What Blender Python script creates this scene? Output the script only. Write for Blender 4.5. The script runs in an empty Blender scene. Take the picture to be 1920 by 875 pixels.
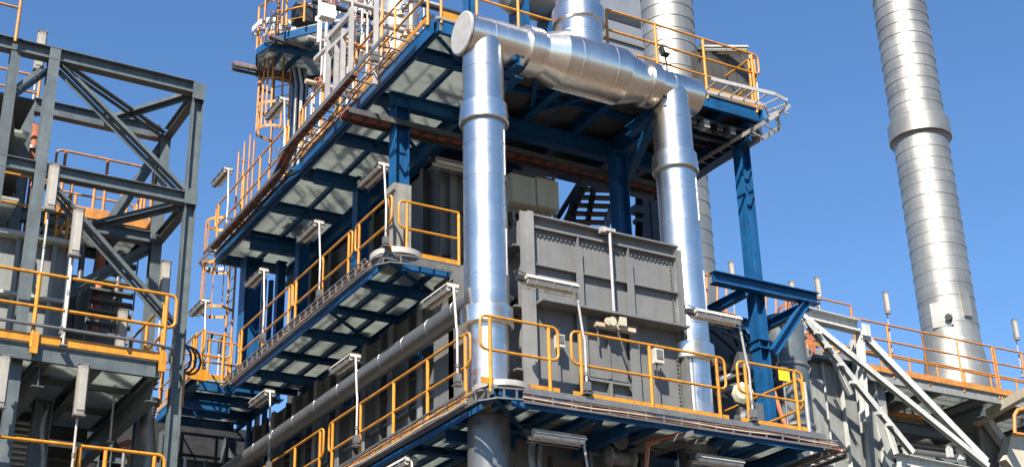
import bpy, math, random
from mathutils import Vector as V, Matrix
random.seed(7)
PI = math.pi
sc = bpy.context.scene
COL = sc.collection
R_ = math.radians

# ------------------------------------------------------------------ camera
HD, PT, RL, FPX = R_(30.237), R_(24.1), R_(-1.392), 2686.3
CAM = V((0, 0, 1.6))
FW = V((math.sin(HD)*math.cos(PT), math.cos(HD)*math.cos(PT), math.sin(PT)))
_rt = V((math.cos(HD), -math.sin(HD), 0)); _up = _rt.cross(FW)
RT = _rt*math.cos(RL)+_up*math.sin(RL); UP = -_rt*math.sin(RL)+_up*math.cos(RL)
cd = bpy.data.cameras.new('camera'); co = bpy.data.objects.new('camera', cd); COL.objects.link(co)
cd.sensor_width = 36; cd.lens = 36*FPX/1920; cd.clip_end = 5000; cd.clip_start = .05
m3 = Matrix((RT, UP, -FW)).transposed()
co.matrix_world = Matrix.Translation(CAM) @ m3.to_4x4()
sc.camera = co

def at(px, py, x=None, y=None, z=None):
    """real-world point on a known plane (survey of the site from the photograph)"""
    d = FW + RT*((px-960)/FPX) + UP*((437.5-py)/FPX)
    if x is not None: t = (x-CAM.x)/d.x
    elif y is not None: t = (y-CAM.y)/d.y
    else: t = (z-CAM.z)/d.z
    return CAM + d*t

# ------------------------------------------------------------------ materials
def mat(name, col, rough=.5, metal=0., var=.25, scale=3., bump=.0, streak=.0, spec=.5, trans=None, rust=0, sheets=0):
    m = bpy.data.materials.new(name); m.use_nodes = True
    nt = m.node_tree; N = nt.nodes; L = nt.links
    b = N['Principled BSDF']; out = N['Material Output']
    tc = N.new('ShaderNodeTexCoord')
    n1 = N.new('ShaderNodeTexNoise'); n1.inputs['Scale'].default_value = scale; n1.inputs['Detail'].default_value = 6
    n1.inputs['Roughness'].default_value = .65
    L.new(tc.outputs['Object'], n1.inputs['Vector'])
    oi = N.new('ShaderNodeObjectInfo')
    r = N.new('ShaderNodeMapRange'); r.inputs['From Min'].default_value = .3; r.inputs['From Max'].default_value = .7
    r.inputs['To Min'].default_value = 1-var; r.inputs['To Max'].default_value = 1+var*.4
    L.new(n1.outputs['Fac'], r.inputs['Value'])
    fac = r.outputs['Result']
    if streak:
        mp = N.new('ShaderNodeMapping'); mp.inputs['Scale'].default_value = (6, 6, .35)
        L.new(tc.outputs['Object'], mp.inputs['Vector'])
        n2 = N.new('ShaderNodeTexNoise'); n2.inputs['Scale'].default_value = 1.6; n2.inputs['Detail'].default_value = 4
        L.new(mp.outputs['Vector'], n2.inputs['Vector'])
        r2 = N.new('ShaderNodeMapRange'); r2.inputs['From Min'].default_value = .45; r2.inputs['From Max'].default_value = .72
        r2.inputs['To Min'].default_value = 1; r2.inputs['To Max'].default_value = 1-streak
        L.new(n2.outputs['Fac'], r2.inputs['Value'])
        mu = N.new('ShaderNodeMath'); mu.operation = 'MULTIPLY'
        L.new(fac, mu.inputs[0]); L.new(r2.outputs['Result'], mu.inputs[1]); fac = mu.outputs[0]
    rr = N.new('ShaderNodeMapRange'); rr.inputs['To Min'].default_value = .9; rr.inputs['To Max'].default_value = 1.08
    L.new(oi.outputs['Random'], rr.inputs['Value'])
    mu2 = N.new('ShaderNodeMath'); mu2.operation = 'MULTIPLY'
    L.new(fac, mu2.inputs[0]); L.new(rr.outputs['Result'], mu2.inputs[1])
    mx = N.new('ShaderNodeMix'); mx.data_type = 'RGBA'; mx.blend_type = 'MULTIPLY'; mx.inputs['Factor'].default_value = 1
    mx.inputs['A'].default_value = (*col, 1); L.new(mu2.outputs[0], mx.inputs['B'])
    colour = mx.outputs['Result']
    if rust:
        n4 = N.new('ShaderNodeTexNoise'); n4.inputs['Scale'].default_value = 7; n4.inputs['Detail'].default_value = 8; n4.inputs['Roughness'].default_value = .7
        L.new(tc.outputs['Object'], n4.inputs['Vector'])
        r4 = N.new('ShaderNodeMapRange'); r4.inputs['From Min'].default_value = .57; r4.inputs['From Max'].default_value = .70; r4.inputs['To Max'].default_value = rust
        L.new(n4.outputs['Fac'], r4.inputs['Value'])
        m4 = N.new('ShaderNodeMix'); m4.data_type = 'RGBA'; m4.inputs['B'].default_value = (.11, .055, .03, 1)
        L.new(r4.outputs['Result'], m4.inputs['Factor']); L.new(colour, m4.inputs['A']); colour = m4.outputs['Result']
    if sheets:
        sx = N.new('ShaderNodeSeparateXYZ'); L.new(tc.outputs['Object'], sx.inputs[0])
        def mth(op, a, bb):
            q = N.new('ShaderNodeMath'); q.operation = op
            for i, z in enumerate((a, bb)):
                if z is None: continue
                if isinstance(z, (int, float)): q.inputs[i].default_value = z
                else: L.new(z, q.inputs[i])
            return q.outputs[0]
        kk = mth('ADD', mth('FLOOR', mth('MULTIPLY', sx.outputs['Z'], sheets), None), mth('MULTIPLY', mth('FLOOR', mth('MULTIPLY', sx.outputs['X'], sheets*.8), None), 7.3))
        wn = N.new('ShaderNodeTexWhiteNoise'); wn.noise_dimensions = '1D'; L.new(kk, wn.inputs['W'])
        r5 = N.new('ShaderNodeMapRange'); r5.inputs['To Min'].default_value = .86; r5.inputs['To Max'].default_value = 1.04; L.new(wn.outputs['Value'], r5.inputs['Value'])
        m5 = N.new('ShaderNodeMix'); m5.data_type = 'RGBA'; m5.blend_type = 'MULTIPLY'; m5.inputs['Factor'].default_value = 1
        L.new(colour, m5.inputs['A']); L.new(r5.outputs['Result'], m5.inputs['B']); colour = m5.outputs['Result']
    L.new(colour, b.inputs['Base Color'])
    b.inputs['Metallic'].default_value = metal; b.inputs['Specular IOR Level'].default_value = spec
    r3 = N.new('ShaderNodeMapRange'); r3.inputs['To Min'].default_value = max(.05, rough-.1); r3.inputs['To Max'].default_value = min(1, rough+.12)
    L.new(n1.outputs['Fac'], r3.inputs['Value']); L.new(r3.outputs['Result'], b.inputs['Roughness'])
    if bump:
        n3 = N.new('ShaderNodeTexNoise'); n3.inputs['Scale'].default_value = scale*1.3; n3.inputs['Detail'].default_value = 3
        L.new(tc.outputs['Object'], n3.inputs['Vector'])
        bp = N.new('ShaderNodeBump'); bp.inputs['Strength'].default_value = bump; bp.inputs['Distance'].default_value = .03
        L.new(n3.outputs['Fac'], bp.inputs['Height']); L.new(bp.outputs['Normal'], b.inputs['Normal'])
    if trans:
        t = N.new('ShaderNodeBsdfTranslucent'); L.new(mx.outputs['Result'], t.inputs['Color'])
        ms = N.new('ShaderNodeMixShader'); ms.inputs[0].default_value = trans
        L.new(b.outputs[0], ms.inputs[1]); L.new(t.outputs[0], ms.inputs[2]); L.new(ms.outputs[0], out.inputs['Surface'])
    return m

M = dict(
    yellow=mat('yellow_paint', (.50, .205, .011), .42, 0, .22, 5, streak=.3, rust=.7),
    orange=mat('faded_orange_paint', (.44, .18, .036), .5, 0, .3, 6, streak=.2, rust=.6),
    blue=mat('blue_paint', (.0065, .070, .185), .42, 0, .28, 3, streak=.25, rust=.35, spec=.3),
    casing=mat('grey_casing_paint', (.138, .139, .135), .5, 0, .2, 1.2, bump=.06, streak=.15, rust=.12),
    casing2=mat('dark_grey_with_painted_shade', (.062, .061, .058), .55, 0, .3, 1.5, bump=.06, streak=.35),  # dark grey parts, and casing darkened to stand in for shade in the bays
    flange=mat('pale_grey_paint', (.19, .19, .183), .5, 0, .2, 2, streak=.2),
    steel=mat('slate_grey_steel_paint', (.080, .099, .106), .45, 0, .3, 3, streak=.2, rust=.3),
    light=mat('light_grey_steel_paint', (.43, .44, .415), .5, 0, .2, 2, streak=.25),
    tank=mat('grey_green_plate_paint', (.20, .21, .20), .5, 0, .2, 1.5, streak=.25),
    clad=mat('bright_aluminium_cladding', (.83, .775, .70), .28, 1, .10, 1.2, bump=.005, streak=.1, sheets=1.11),
    clad2=mat('aluminium_seam', (.70, .68, .65), .32, 1, .15, 4),
    stack=mat('weathered_aluminium_sheet', (.40, .38, .335), .44, .8, .14, .8, bump=.03, streak=.16, sheets=1.96),
    seam=mat('dirty_seam', (.27, .255, .225), .6, .5, .3, 2),
    galv=mat('galvanised_steel', (.20, .193, .183), .42, .55, .3, 6),
    galvw=mat('bright_galvanised_steel', (.40, .375, .35), .4, .25, .2, 5),
    deck=mat('grating_deck', (.50, .53, .505), .6, .1, .2, 4, trans=.62),
    pipe=mat('grey_insulated_cover_and_shade', (.165, .167, .17), .38, .6, .2, 2, bump=.08),
    boxgrey=mat('warm_grey_lamp_enamel', (.23, .21, .18), .4, 0, .2, 5, streak=.3),
    lamp_white=mat('white_zinc_coating', (.56, .53, .50), .4, .1, .15, 5),
    diffuser=mat('aged_lamp_diffuser', (.33, .31, .27), .3, 0, .15, 5, streak=.2),
    white=mat('white_lamp_enamel', (.40, .378, .34), .35, 0, .15, 5, streak=.15),
    glass=mat('lamp_tube_glass', (.62, .60, .55), .15, .2, .1, 4),
    conc=mat('fireproofing_concrete', (.19, .184, .172), .85, 0, .3, 3, bump=.3, streak=.3),
    beige=mat('beige_box_enamel', (.36, .34, .25), .45, 0, .12, 2, streak=.1),
    brown=mat('brown_cable_sheath', (.15, .085, .06), .55, 0, .3, 4),
    red=mat('red_cable_sheath', (.33, .07, .045), .5, 0, .3, 4),
    orangec=mat('orange_cable_sheath', (.62, .24, .08), .5, 0, .3, 4),
    tan=mat('tan_cable_sheath', (.42, .33, .24), .55, 0, .25, 4),
    black=mat('black_rubber', (.022, .022, .024), .5, 0, .3, 4),
    dark=mat('dark_metal_and_shade', (.03, .032, .035), .5, .3, .3, 4),  # real dark metal, also colour for parts that should look shaded
    rust=mat('rusty_red_primer', (.36, .12, .06), .65, 0, .3, 4),
    sign=mat('yellow_sign_enamel', (.62, .43, .015), .4, 0, .1, 3),
    ground=mat('shade_darkened_ground', (.078, .058, .043), .9, 0, .25, .15, bump=.1),  # colour darkened in place of the shade plant structures throw on the floor
    vessel=mat('grey_vessel_cladding', (.30, .305, .305), .4, .6, .15, 1.2, bump=.06),
    cream=mat('cream_plate_paint', (.42, .385, .30), .5, 0, .15, 2, streak=.15),
)

# ------------------------------------------------------------------ mesh builder
class MB:
    def __init__(s): s.v = []; s.f = []; s.sm = []; s.marks = []; s.nest = 0
    def add(s, vs, fs, smooth=False):
        o = len(s.v); s.v += [V(p) for p in vs]
        for f in fs: s.f.append([o+i for i in f]); s.sm.append(smooth)
        return s
    def box(s, c, d, ax=None):
        """centre, full sizes, optional 3 axis vectors"""
        X, Y, Z = ax or (V((1, 0, 0)), V((0, 1, 0)), V((0, 0, 1)))
        c = V(c); vs = []
        for k in (-1, 1):
            for j in (-1, 1):
                for i in (-1, 1): vs.append(c+X*(i*d[0]/2)+Y*(j*d[1]/2)+Z*(k*d[2]/2))
        return s.add(vs, [(0, 2, 3, 1), (4, 5, 7, 6), (0, 1, 5, 4), (2, 6, 7, 3), (0, 4, 6, 2), (1, 3, 7, 5)])
    def bx(s, x0, x1, y0, y1, z0, z1):
        return s.box(((x0+x1)/2, (y0+y1)/2, (z0+z1)/2), (abs(x1-x0), abs(y1-y0), abs(z1-z0)))
    def sweep(s, poly, a, b, up=(0, 0, 1)):
        a = V(a); b = V(b); t = (b-a).normalized(); up = V(up)
        if abs(t.dot(up)) > .98: up = V((0, 1, 0)) if abs(t.y) < .9 else V((1, 0, 0))
        sx = t.cross(up).normalized(); u = sx.cross(t).normalized()
        n = len(poly); vs = [a+sx*p[0]+u*p[1] for p in poly]+[b+sx*p[0]+u*p[1] for p in poly]
        s.add(vs, [(i, (i+1) % n, n+(i+1) % n, n+i) for i in range(n)])
        s.add(vs[:n], [tuple(range(n-1, -1, -1))]); s.add(vs[n:], [tuple(range(n))])
        return s
    def ibeam(s, a, b, d=.25, w=.2, tf=.016, tw=.012, up=(0, 0, 1)):
        h, k, q = d/2, w/2, tw/2
        P = [(-k, -h), (k, -h), (k, -h+tf), (q, -h+tf), (q, h-tf), (k, h-tf), (k, h), (-k, h), (-k, h-tf), (-q, h-tf), (-q, -h+tf), (-k, -h+tf)]
        return s.sweep(P, a, b, up)
    def chan(s, a, b, d=.2, w=.08, t=.012, up=(0, 0, 1), flip=1):
        h = d/2
        P = [(0, -h), (w*flip, -h), (w*flip, -h+t), (t*flip, -h+t), (t*flip, h-t), (w*flip, h-t), (w*flip, h), (0, h)]
        if flip < 0: P = P[::-1]
        return s.sweep(P, a, b, up)
    def angle(s, a, b, w=.1, t=.012, up=(0, 0, 1)):
        return s.sweep([(0, 0), (w, 0), (w, t), (t, t), (t, w), (0, w)], a, b, up)
    def bar(s, a, b, w, h, up=(0, 0, 1)):
        return s.sweep([(-w/2, -h/2), (w/2, -h/2), (w/2, h/2), (-w/2, h/2)], a, b, up)
    def tube(s, pts, r, n=8, cap=True, closed=False):
        P = [V(p) for p in pts]; m = len(P); rings = []
        u = None
        for i, p in enumerate(P):
            if closed: t = ((P[(i+1) % m]-p).normalized()+(p-P[i-1]).normalized())
            else: t = (P[min(i+1, m-1)]-p).normalized()*(i < m-1)+(p-P[max(i-1, 0)]).normalized()*(i > 0)
            t = t.normalized()
            if u is None:
                a = V((0, 0, 1)) if abs(t.z) < .9 else V((1, 0, 0)); u = (a-t*a.dot(t)).normalized()
            else: u = (u-t*u.dot(t)).normalized()
            w = t.cross(u); rr = r[i] if isinstance(r, (list, tuple)) else r
            rings.append([p+(u*math.cos(2*PI*k/n)+w*math.sin(2*PI*k/n))*rr for k in range(n)])
        vs = [q for g in rings for q in g]; fs = []
        for i in range(m if closed else m-1):
            j = (i+1) % m
            for k in range(n): fs.append((i*n+k, i*n+(k+1) % n, j*n+(k+1) % n, j*n+k))
        s.add(vs, fs, True)
        if cap and not closed:
            s.add(rings[0], [tuple(range(n-1, -1, -1))]); s.add(rings[-1], [tuple(range(n))])
        return s
    def lathe(s, a, d, prof, n=40, cap=True, hard=True):
        """profile [(distance along d, radius)] about the axis from a"""
        a = V(a); t = V(d).normalized()
        x = V((0, 0, 1)) if abs(t.z) < .9 else V((1, 0, 0)); u = (x-t*x.dot(t)).normalized(); w = t.cross(u)
        def ring(q, r): return [a+t*q+(u*math.cos(2*PI*k/n)+w*math.sin(2*PI*k/n))*r for k in range(n)]
        for (q0, r0), (q1, r1) in zip(prof[:-1], prof[1:]):
            vs = ring(q0, r0)+ring(q1, r1)
            s.add(vs, [(k, (k+1) % n, n+(k+1) % n, n+k) for k in range(n)], True)
        if cap:
            s.add(ring(*prof[0]), [tuple(range(n-1, -1, -1))]); s.add(ring(*prof[-1]), [tuple(range(n))])
        return s
    def poly(s, pts, z0, z1):
        n = len(pts); vs = [V((p[0], p[1], z0)) for p in pts]+[V((p[0], p[1], z1)) for p in pts]
        return s.add(vs, [(i, (i+1) % n, n+(i+1) % n, n+i) for i in range(n)]+[tuple(range(n-1, -1, -1)), tuple(range(n, 2*n))])
    def split(s, name, material, parent):
        """one part per primitive"""
        out = []; cuts = s.marks+[(len(s.v), len(s.f))]
        for (v0, f0), (v1, f1) in zip(cuts[:-1], cuts[1:]):
            q = MB(); q.v = s.v[v0:v1]; q.f = [[i-v0 for i in f] for f in s.f[f0:f1]]; q.sm = s.sm[f0:f1]
            out.append(q.build(name, material, parent))
        return out
    def build(s, name, material, parent=None, label=None, cat=None, group=None, kind=None):
        if not s.v: return None
        org = V((0, 0, 0)); p = parent
        while p: org = org+p.location; p = p.parent
        me = bpy.data.meshes.new(name)
        if parent is None:
            lo = V([min(v[i] for v in s.v) for i in range(3)]); hi = V([max(v[i] for v in s.v) for i in range(3)])
            org = V(((lo.x+hi.x)/2, (lo.y+hi.y)/2, lo.z))
        me.from_pydata([v-org for v in s.v], [], s.f)
        me.polygons.foreach_set('use_smooth', s.sm)
        me.materials.append(M[material] if isinstance(material, str) else material)
        me.update()
        o = bpy.data.objects.new(name, me); COL.objects.link(o)
        if parent: o.parent = parent
        else: o.location = org
        if label: o['label'] = label
        if cat: o['category'] = cat
        if group: o['group'] = group
        if kind: o['kind'] = kind
        return o

def _marked(fn):
    def g(s, *a, **k):
        if not s.nest: s.marks.append((len(s.v), len(s.f)))
        s.nest += 1
        try: return fn(s, *a, **k)
        finally: s.nest -= 1
    return g
for _n in ('box', 'sweep', 'tube', 'lathe', 'poly'): setattr(MB, _n, _marked(getattr(MB, _n)))

def thing(name, label, cat, loc, group=None, rz=0):
    o = bpy.data.objects.new(name, None); COL.objects.link(o); o.empty_display_size = .2
    o.location = V(loc); o.rotation_euler = (0, 0, rz); o['label'] = label; o['category'] = cat
    o['kind'] = 'thing'
    if group: o['group'] = group
    return o
def dup(root, loc, rz, label, group=None):
    r = root.copy(); COL.objects.link(r); r.location = V(loc); r.rotation_euler = (0, 0, rz); r['label'] = label
    if group: r['group'] = group
    for ch in list(root.children):
        c = ch.copy(); COL.objects.link(c); c.parent = r
        for g in list(ch.children):
            d = g.copy(); COL.objects.link(d); d.parent = c
    return r

# ------------------------------------------------------------------ world, sun, ground
SUN_EL, TOX, TOY = R_(45), -.682, -.731
w = bpy.data.worlds.new('World'); sc.world = w; w.use_nodes = True
nt = w.node_tree; bg = nt.nodes['Background']
sky = nt.nodes.new('ShaderNodeTexSky'); sky.sky_type = 'NISHITA'; sky.sun_disc = False
sky.sun_elevation = SUN_EL; sky.sun_rotation = math.atan2(TOX, TOY)
sky.air_density = 1.0; sky.dust_density = 0; sky.ozone_density = 6
hs = nt.nodes.new('ShaderNodeHueSaturation'); hs.inputs['Saturation'].default_value = 1.08
nt.links.new(sky.outputs[0], hs.inputs['Color']); nt.links.new(hs.outputs[0], bg.inputs[0]); bg.inputs[1].default_value = .073
sd = bpy.data.lights.new('sun', 'SUN'); sd.energy = 5; sd.angle = R_(.53); sd.color = (1, .93, .82)
so = bpy.data.objects.new('sun', sd); COL.objects.link(so)
_to = V((TOX*math.cos(SUN_EL), TOY*math.cos(SUN_EL), math.sin(SUN_EL)))
so.rotation_euler = _to.to_track_quat('Z', 'Y').to_euler(); so.location = (0, 0, 60)
sc.view_settings.view_transform = 'Standard'; sc.view_settings.look = 'None'; sc.view_settings.exposure = 1.42
sc.view_settings.gamma = 1
sc.render.film_transparent = False
sc.cycles.max_bounces = 8; sc.cycles.diffuse_bounces = 4; sc.cycles.glossy_bounces = 4
sc.cycles.sample_clamp_indirect = 6
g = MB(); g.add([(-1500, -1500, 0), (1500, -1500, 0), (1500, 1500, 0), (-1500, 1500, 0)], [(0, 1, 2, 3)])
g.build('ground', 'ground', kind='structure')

# ------------------------------------------------------------------ generic builders
RAILG = 'guard rail sections on the process unit'
def rail(label, axis, fixed, z, posts, ends=(1, 1), h=1.1, toe=.1, m='yellow', group=RAILG, r=.024, rp=.031, ext=.17, toe_side=0, mid=.5):
    P = (lambda t, q: V((t, fixed, z+q))) if axis == 'x' else (lambda t, q: V((fixed, t, z+q)))
    a, b = min(posts), max(posts)
    T = thing('guard_rail', label, 'railing', P((a+b)/2, 0), group)
    hm = h*mid; c = .11
    A, B = a-ext*ends[0], b+ext*ends[1]
    def arc(t, s):      # end loop from top rail round to mid rail
        pts = []
        for k in range(5):
            q = PI/2*k/4; pts.append(P(t-s*c+s*c*math.sin(q), h-c+c*math.cos(q)))
        for k in range(5):
            q = PI/2*k/4; pts.append(P(t-s*c+s*c*math.cos(q), hm+c-c*math.sin(q)))
        return pts
    left = arc(A, -1) if ends[0] else None
    right = arc(B, 1) if ends[1] else None
    mb = MB()
    if left and right: mb.tube(left[::-1]+right, r, 8, closed=True)
    elif left: mb.tube([P(b, h)]+left+[P(b, hm)], r, 8)
    elif right: mb.tube([P(a, h)]+right+[P(a, hm)], r, 8)
    else: mb.tube([P(a, h), P(b, h)], r, 8).tube([P(a, hm), P(b, hm)], r, 8)
    mb.build('rail_loop', m, T) if (left or right) else mb.split('handrail', m, T)
    for t in posts: MB().tube([P(t, -.12), P(t, h-r)], rp, 8).build('post', m, T)
    if toe:
        mb = MB()
        pa, pb = P(A, toe/2), P(B, toe/2); mb.bar(pa, pb, .012, toe); mb.build('toe_plate', m, T)
    return T

def ladder_tray(label, pts, width, cat='cable ladder', m='galv', step=.3, side=None, depth=.09, name='cable_ladder', group='cable ladders round the process unit', rung=True):
    """cable ladder along a polyline; side = sideways direction of the tray"""
    P = [V(p) for p in pts]
    T = thing(name, label, cat, P[0], group)
    def sdir(i):
        if side is not None: return V(side)
        t = (P[min(i+1, len(P)-1)]-P[max(i-1, 0)]); s_ = t.cross(V((0, 0, 1))); return s_.normalized()
    for k in (-1, 1):
        mb = MB(); q = [P[i]+sdir(i)*(k*width/2) for i in range(len(P))]
        for a, b in zip(q[:-1], q[1:]):
            mb.bar(a, b, .022, depth, up=sdir(0).cross((b-a)))
        mb.build('side_rail', m, T)
    if rung:
        n = 0
        for i in range(len(P)-1):
            L = (P[i+1]-P[i]).length; c = max(1, int(L/step)); first = None
            for j in range(c):
                p = P[i].lerp(P[i+1], (j+.5)/c); s_ = (sdir(i)+sdir(i+1)).normalized()*(width/2)
                if first is None:
                    first = MB().bar(p-s_, p+s_, .03, .02).build('rung', m, T); f0 = p
                else:
                    o = first.copy(); o.location = first.location+(p-f0); o.parent = T; COL.objects.link(o)
                n += 1
    return T
def cables(label, pts, offs, mats, rad=.018, side=None, name='cable_bundle', wig=.012, group='cables lying on the cable ladders'):
    P = [V(p) for p in pts]
    T = thing(name, label, 'cables', P[0], group)
    Q = []
    for a, b in zip(P[:-1], P[1:]):
        n = max(1, int((b-a).length/.6))
        Q += [a.lerp(b, j/n) for j in range(n)]
    Q.append(P[-1])
    for k, off in enumerate(offs):
        pp = []
        for i, p in enumerate(Q):
            if side is not None: s_ = V(side)
            else:
                t = Q[min(i+1, len(Q)-1)]-Q[max(i-1, 0)]; s_ = t.cross(V((0, 0, 1))).normalized()
            pp.append(p+s_*(off+random.uniform(-wig, wig))+V((0, 0, .03+rad+random.uniform(-wig, wig)+.02*(k % 2))))
        MB().tube(pp, rad*random.uniform(.8, 1.3), 6).build('cable', mats[k % len(mats)], T)
    return T

def lathe_pipe(T, name, m, a, b, r, seams=(), long_seam=None, n=40):
    """clad pipe part with sheet joints as its own seam ridges"""
    a = V(a); b = V(b); d = b-a; L = d.length; prof = [(0, r)]
    for s_ in seams:
        if 0 < s_ < L: prof += [(s_-.012, r), (s_-.008, r+.006), (s_+.008, r+.006), (s_+.012, r)]
    prof.append((L, r))
    return MB().lathe(a, d, prof, n).build(name, m, T)

# lamps -----------------------------------------------------------------
def make_tube_lamp():
    T = thing('tube_lamp', 'x', 'lamp', (0, 0, 0))
    MB().tube([(0, 0, 0), (0, 0, .9), (.03, 0, 1.0), (.12, 0, 1.72), (.15, 0, 1.77), (.25, 0, 1.79)], .022, 8).build('pole', 'galvw', T)
    MB().box((0, 0, .12), (.1, .1, .14)).box((0, 0, .0), (.14, .14, .02)).tube([(0, 0, .3), (0, 0, .36)], .034, 8).split('pole_base', 'galv', T)
    # housing: tapered pan, open below
    mb = MB(); X0, X1 = .14, 1.1
    sec = [(-.145, 0), (-.085, .075), (.085, .075), (.145, 0), (.13, 0), (.075, .058), (-.075, .058), (-.13, 0)]
    vs = []
    for x in (X0, X1):
        for y, z in sec: vs.append((x, y, 1.77+z-.04))
    n = len(sec)
    mb.add(vs, [(i, n+i, n+(i+1) % n, (i+1) % n) for i in range(n)])
    for x in (X0, X1):
        mb.box((x, 0, 1.75), (.02, .22, .06))
    h = mb.build('housing', 'white', T)
    for y in (-.07, .07):
        MB().tube([(X0+.02, y, 1.705), (X1-.02, y, 1.705)], .045, 10).build('lamp_tube', 'glass', h)
    mb = MB()
    for x in (.3, .62, .94): mb.tube([(x, -.16, 1.72), (x, -.12, 1.64), (x, .12, 1.64), (x, .16, 1.72)], .006, 5)
    for y in (-.12, 0, .12): mb.tube([(X0, y, 1.64), (X1, y, 1.64)], .005, 5)
    mb.build('wire_guard', 'galvw', h)
    MB().box((X1+.07, 0, 1.75), (.12, .1, .08)).tube([(X1+.1, 0, 1.77), (X1+.18, 0, 1.84), (X1+.1, 0, 1.87), (X1-.1, 0, 1.82)], .01, 6).build('cable_gland', 'dark', h)
    return T
_tl = [make_tube_lamp(), False]
LAMPG = 'tube lamps on bent poles'
def tube_lamp(label, loc, rz, scale=1):
    if not _tl[1]:
        t = _tl[0]; _tl[1] = True; t.location = V(loc); t.rotation_euler = (0, 0, rz); t['label'] = label; t['group'] = LAMPG
    else: t = dup(_tl[0], loc, rz, label, LAMPG)
    return t
def make_box_lamp():
    T = thing('box_lamp', 'x', 'lamp', (0, 0, 0))
    MB().tube([(0, 0, 0), (0, 0, 2.25)], .022, 8).build('pole', 'galvw', T)
    MB().box((0, 0, .0), (.12, .12, .02)).tube([(0, 0, .9), (0, 0, .98)], .032, 8).split('pole_base', 'galv', T)
    mb = MB()
    w, d = .18, .13; sec = [(-w/2, -d+.03), (-w/2+.03, -d), (w/2-.03, -d), (w/2, -d+.03), (w/2, 0), (-w/2, 0)]
    mb.poly([(x, y-.03) for x, y in sec], 1.58, 2.42)
    h = mb.build('housing', 'boxgrey', T)
    mb = MB(); mb.box((0, -.166, 2.0), (.12, .012, .7)); mb.build('diffuser', 'diffuser', h)
    mb = MB()
    for z in (1.7, 2.3): mb.box((0, -.0, z), (.16, .06, .03))
    mb.box((0, .04, 1.8), (.1, .03, .3)); mb.split('clamp', 'galv', h)
    for z in (1.567, 2.433): MB().box((0, -.095, z), (.19, .14, .024)).build('end_cap', 'galv', h)
    return T
_bl = [make_box_lamp(), False]
def box_lamp(label, loc, rz=0):
    if not _bl[1]:
        t = _bl[0]; _bl[1] = True; t.location = V(loc); t.rotation_euler = (0, 0, rz); t['label'] = label; t['group'] = 'upright box lamps on poles'
    else: t = dup(_bl[0], loc, rz, label, 'upright box lamps on poles')
    return t

def column(label, x, y, z0, z1, w=.3, m='blue', axis='x', fire=None, cat='column', name='steel_column', group=None):
    T = thing(name, label, cat, (x, y, z0), group)
    up = (0, 1, 0) if axis == 'y' else (1, 0, 0)
    MB().ibeam((x, y, z0), (x, y, z1), w, w, .02, .014, up=up).build('shaft', m, T)
    mb = MB(); mb.box((x, y, z0+.015), (w+.14, w+.14, .03)).box((x, y, z1-.012), (w+.06, w+.06, .024)); mb.split('end_plate', m, T)
    if fire: MB().bx(x-w/2-.03, x+w/2+.03, y-w/2-.03, y+w/2+.03, z0+.03, fire).build('fireproofing', 'conc', T)
    return T

def stair(label, a, b, width, wdir, n, m='steel', rails=False, cat='stairs'):
    a = V(a); b = V(b); wd = V(wdir)*width/2; T = thing('stair', label, cat, a)
    for k in (-1, 1): MB().bar(a+wd*k, b+wd*k, .03, .24).build('stringer', m, T)
    t = (b-a); hd = V((t.x, t.y, 0)).normalized()
    for i in range(n):
        p = a.lerp(b, (i+.5)/n)
        MB().box(p, (width-.04, .25, .04), (V(wdir), hd, V((0, 0, 1)))).build('tread', m, T)
    return T

def cage_ladder(label, x, y, z0, z1, face, cage0, m='orange', hoops=5):
    """face: horizontal unit vector from the ladder out into the cage"""
    f = V(face); s_ = V((-f.y, f.x, 0)); T = thing('caged_ladder', label, 'ladder', (x, y, z0), 'caged access ladders')
    b = V((x, y, 0))
    for k in (-1, 1): MB().tube([b+s_*(.24*k)+V((0, 0, z0)), b+s_*(.24*k)+V((0, 0, z1))], .03, 6).build('stile', m, T)
    n = int((z1-z0)/.3); first = None
    for i in range(n):
        z = z0+.15+i*.3
        if first is None: first = MB().tube([b-s_*.24+V((0, 0, z)), b+s_*.24+V((0, 0, z))], .014, 6).build('rung', m, T)
        else:
            o = first.copy(); o.location = (0, 0, i*.3); o.parent = T; COL.objects.link(o)
    ang = [R_(-65+130*k/10) for k in range(11)]
    def hp(z, r=.42): return [b+s_*.24+V((0, 0, z))]+[b+f*(.34+r*math.cos(q*1.35))+s_*(r*math.sin(-q*1.35)) + V((0, 0, z)) for q in ang]+[b-s_*.24+V((0, 0, z))]
    for i in range(hoops):
        z = cage0+(z1-cage0)*i/(hoops-1)
        p = hp(z); mb = MB()
        for u, v in zip(p[:-1], p[1:]): mb.bar(u, v, .012, .07)
        mb.build('cage_hoop', m, T)
    p = hp(0)
    for k in (1, 3, 5, 6, 7, 9, 11):
        MB().bar(p[k]+V((0, 0, cage0)), p[k]+V((0, 0, z1)), .05, .012, up=f).build('cage_strip', m, T)
    return T

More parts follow.
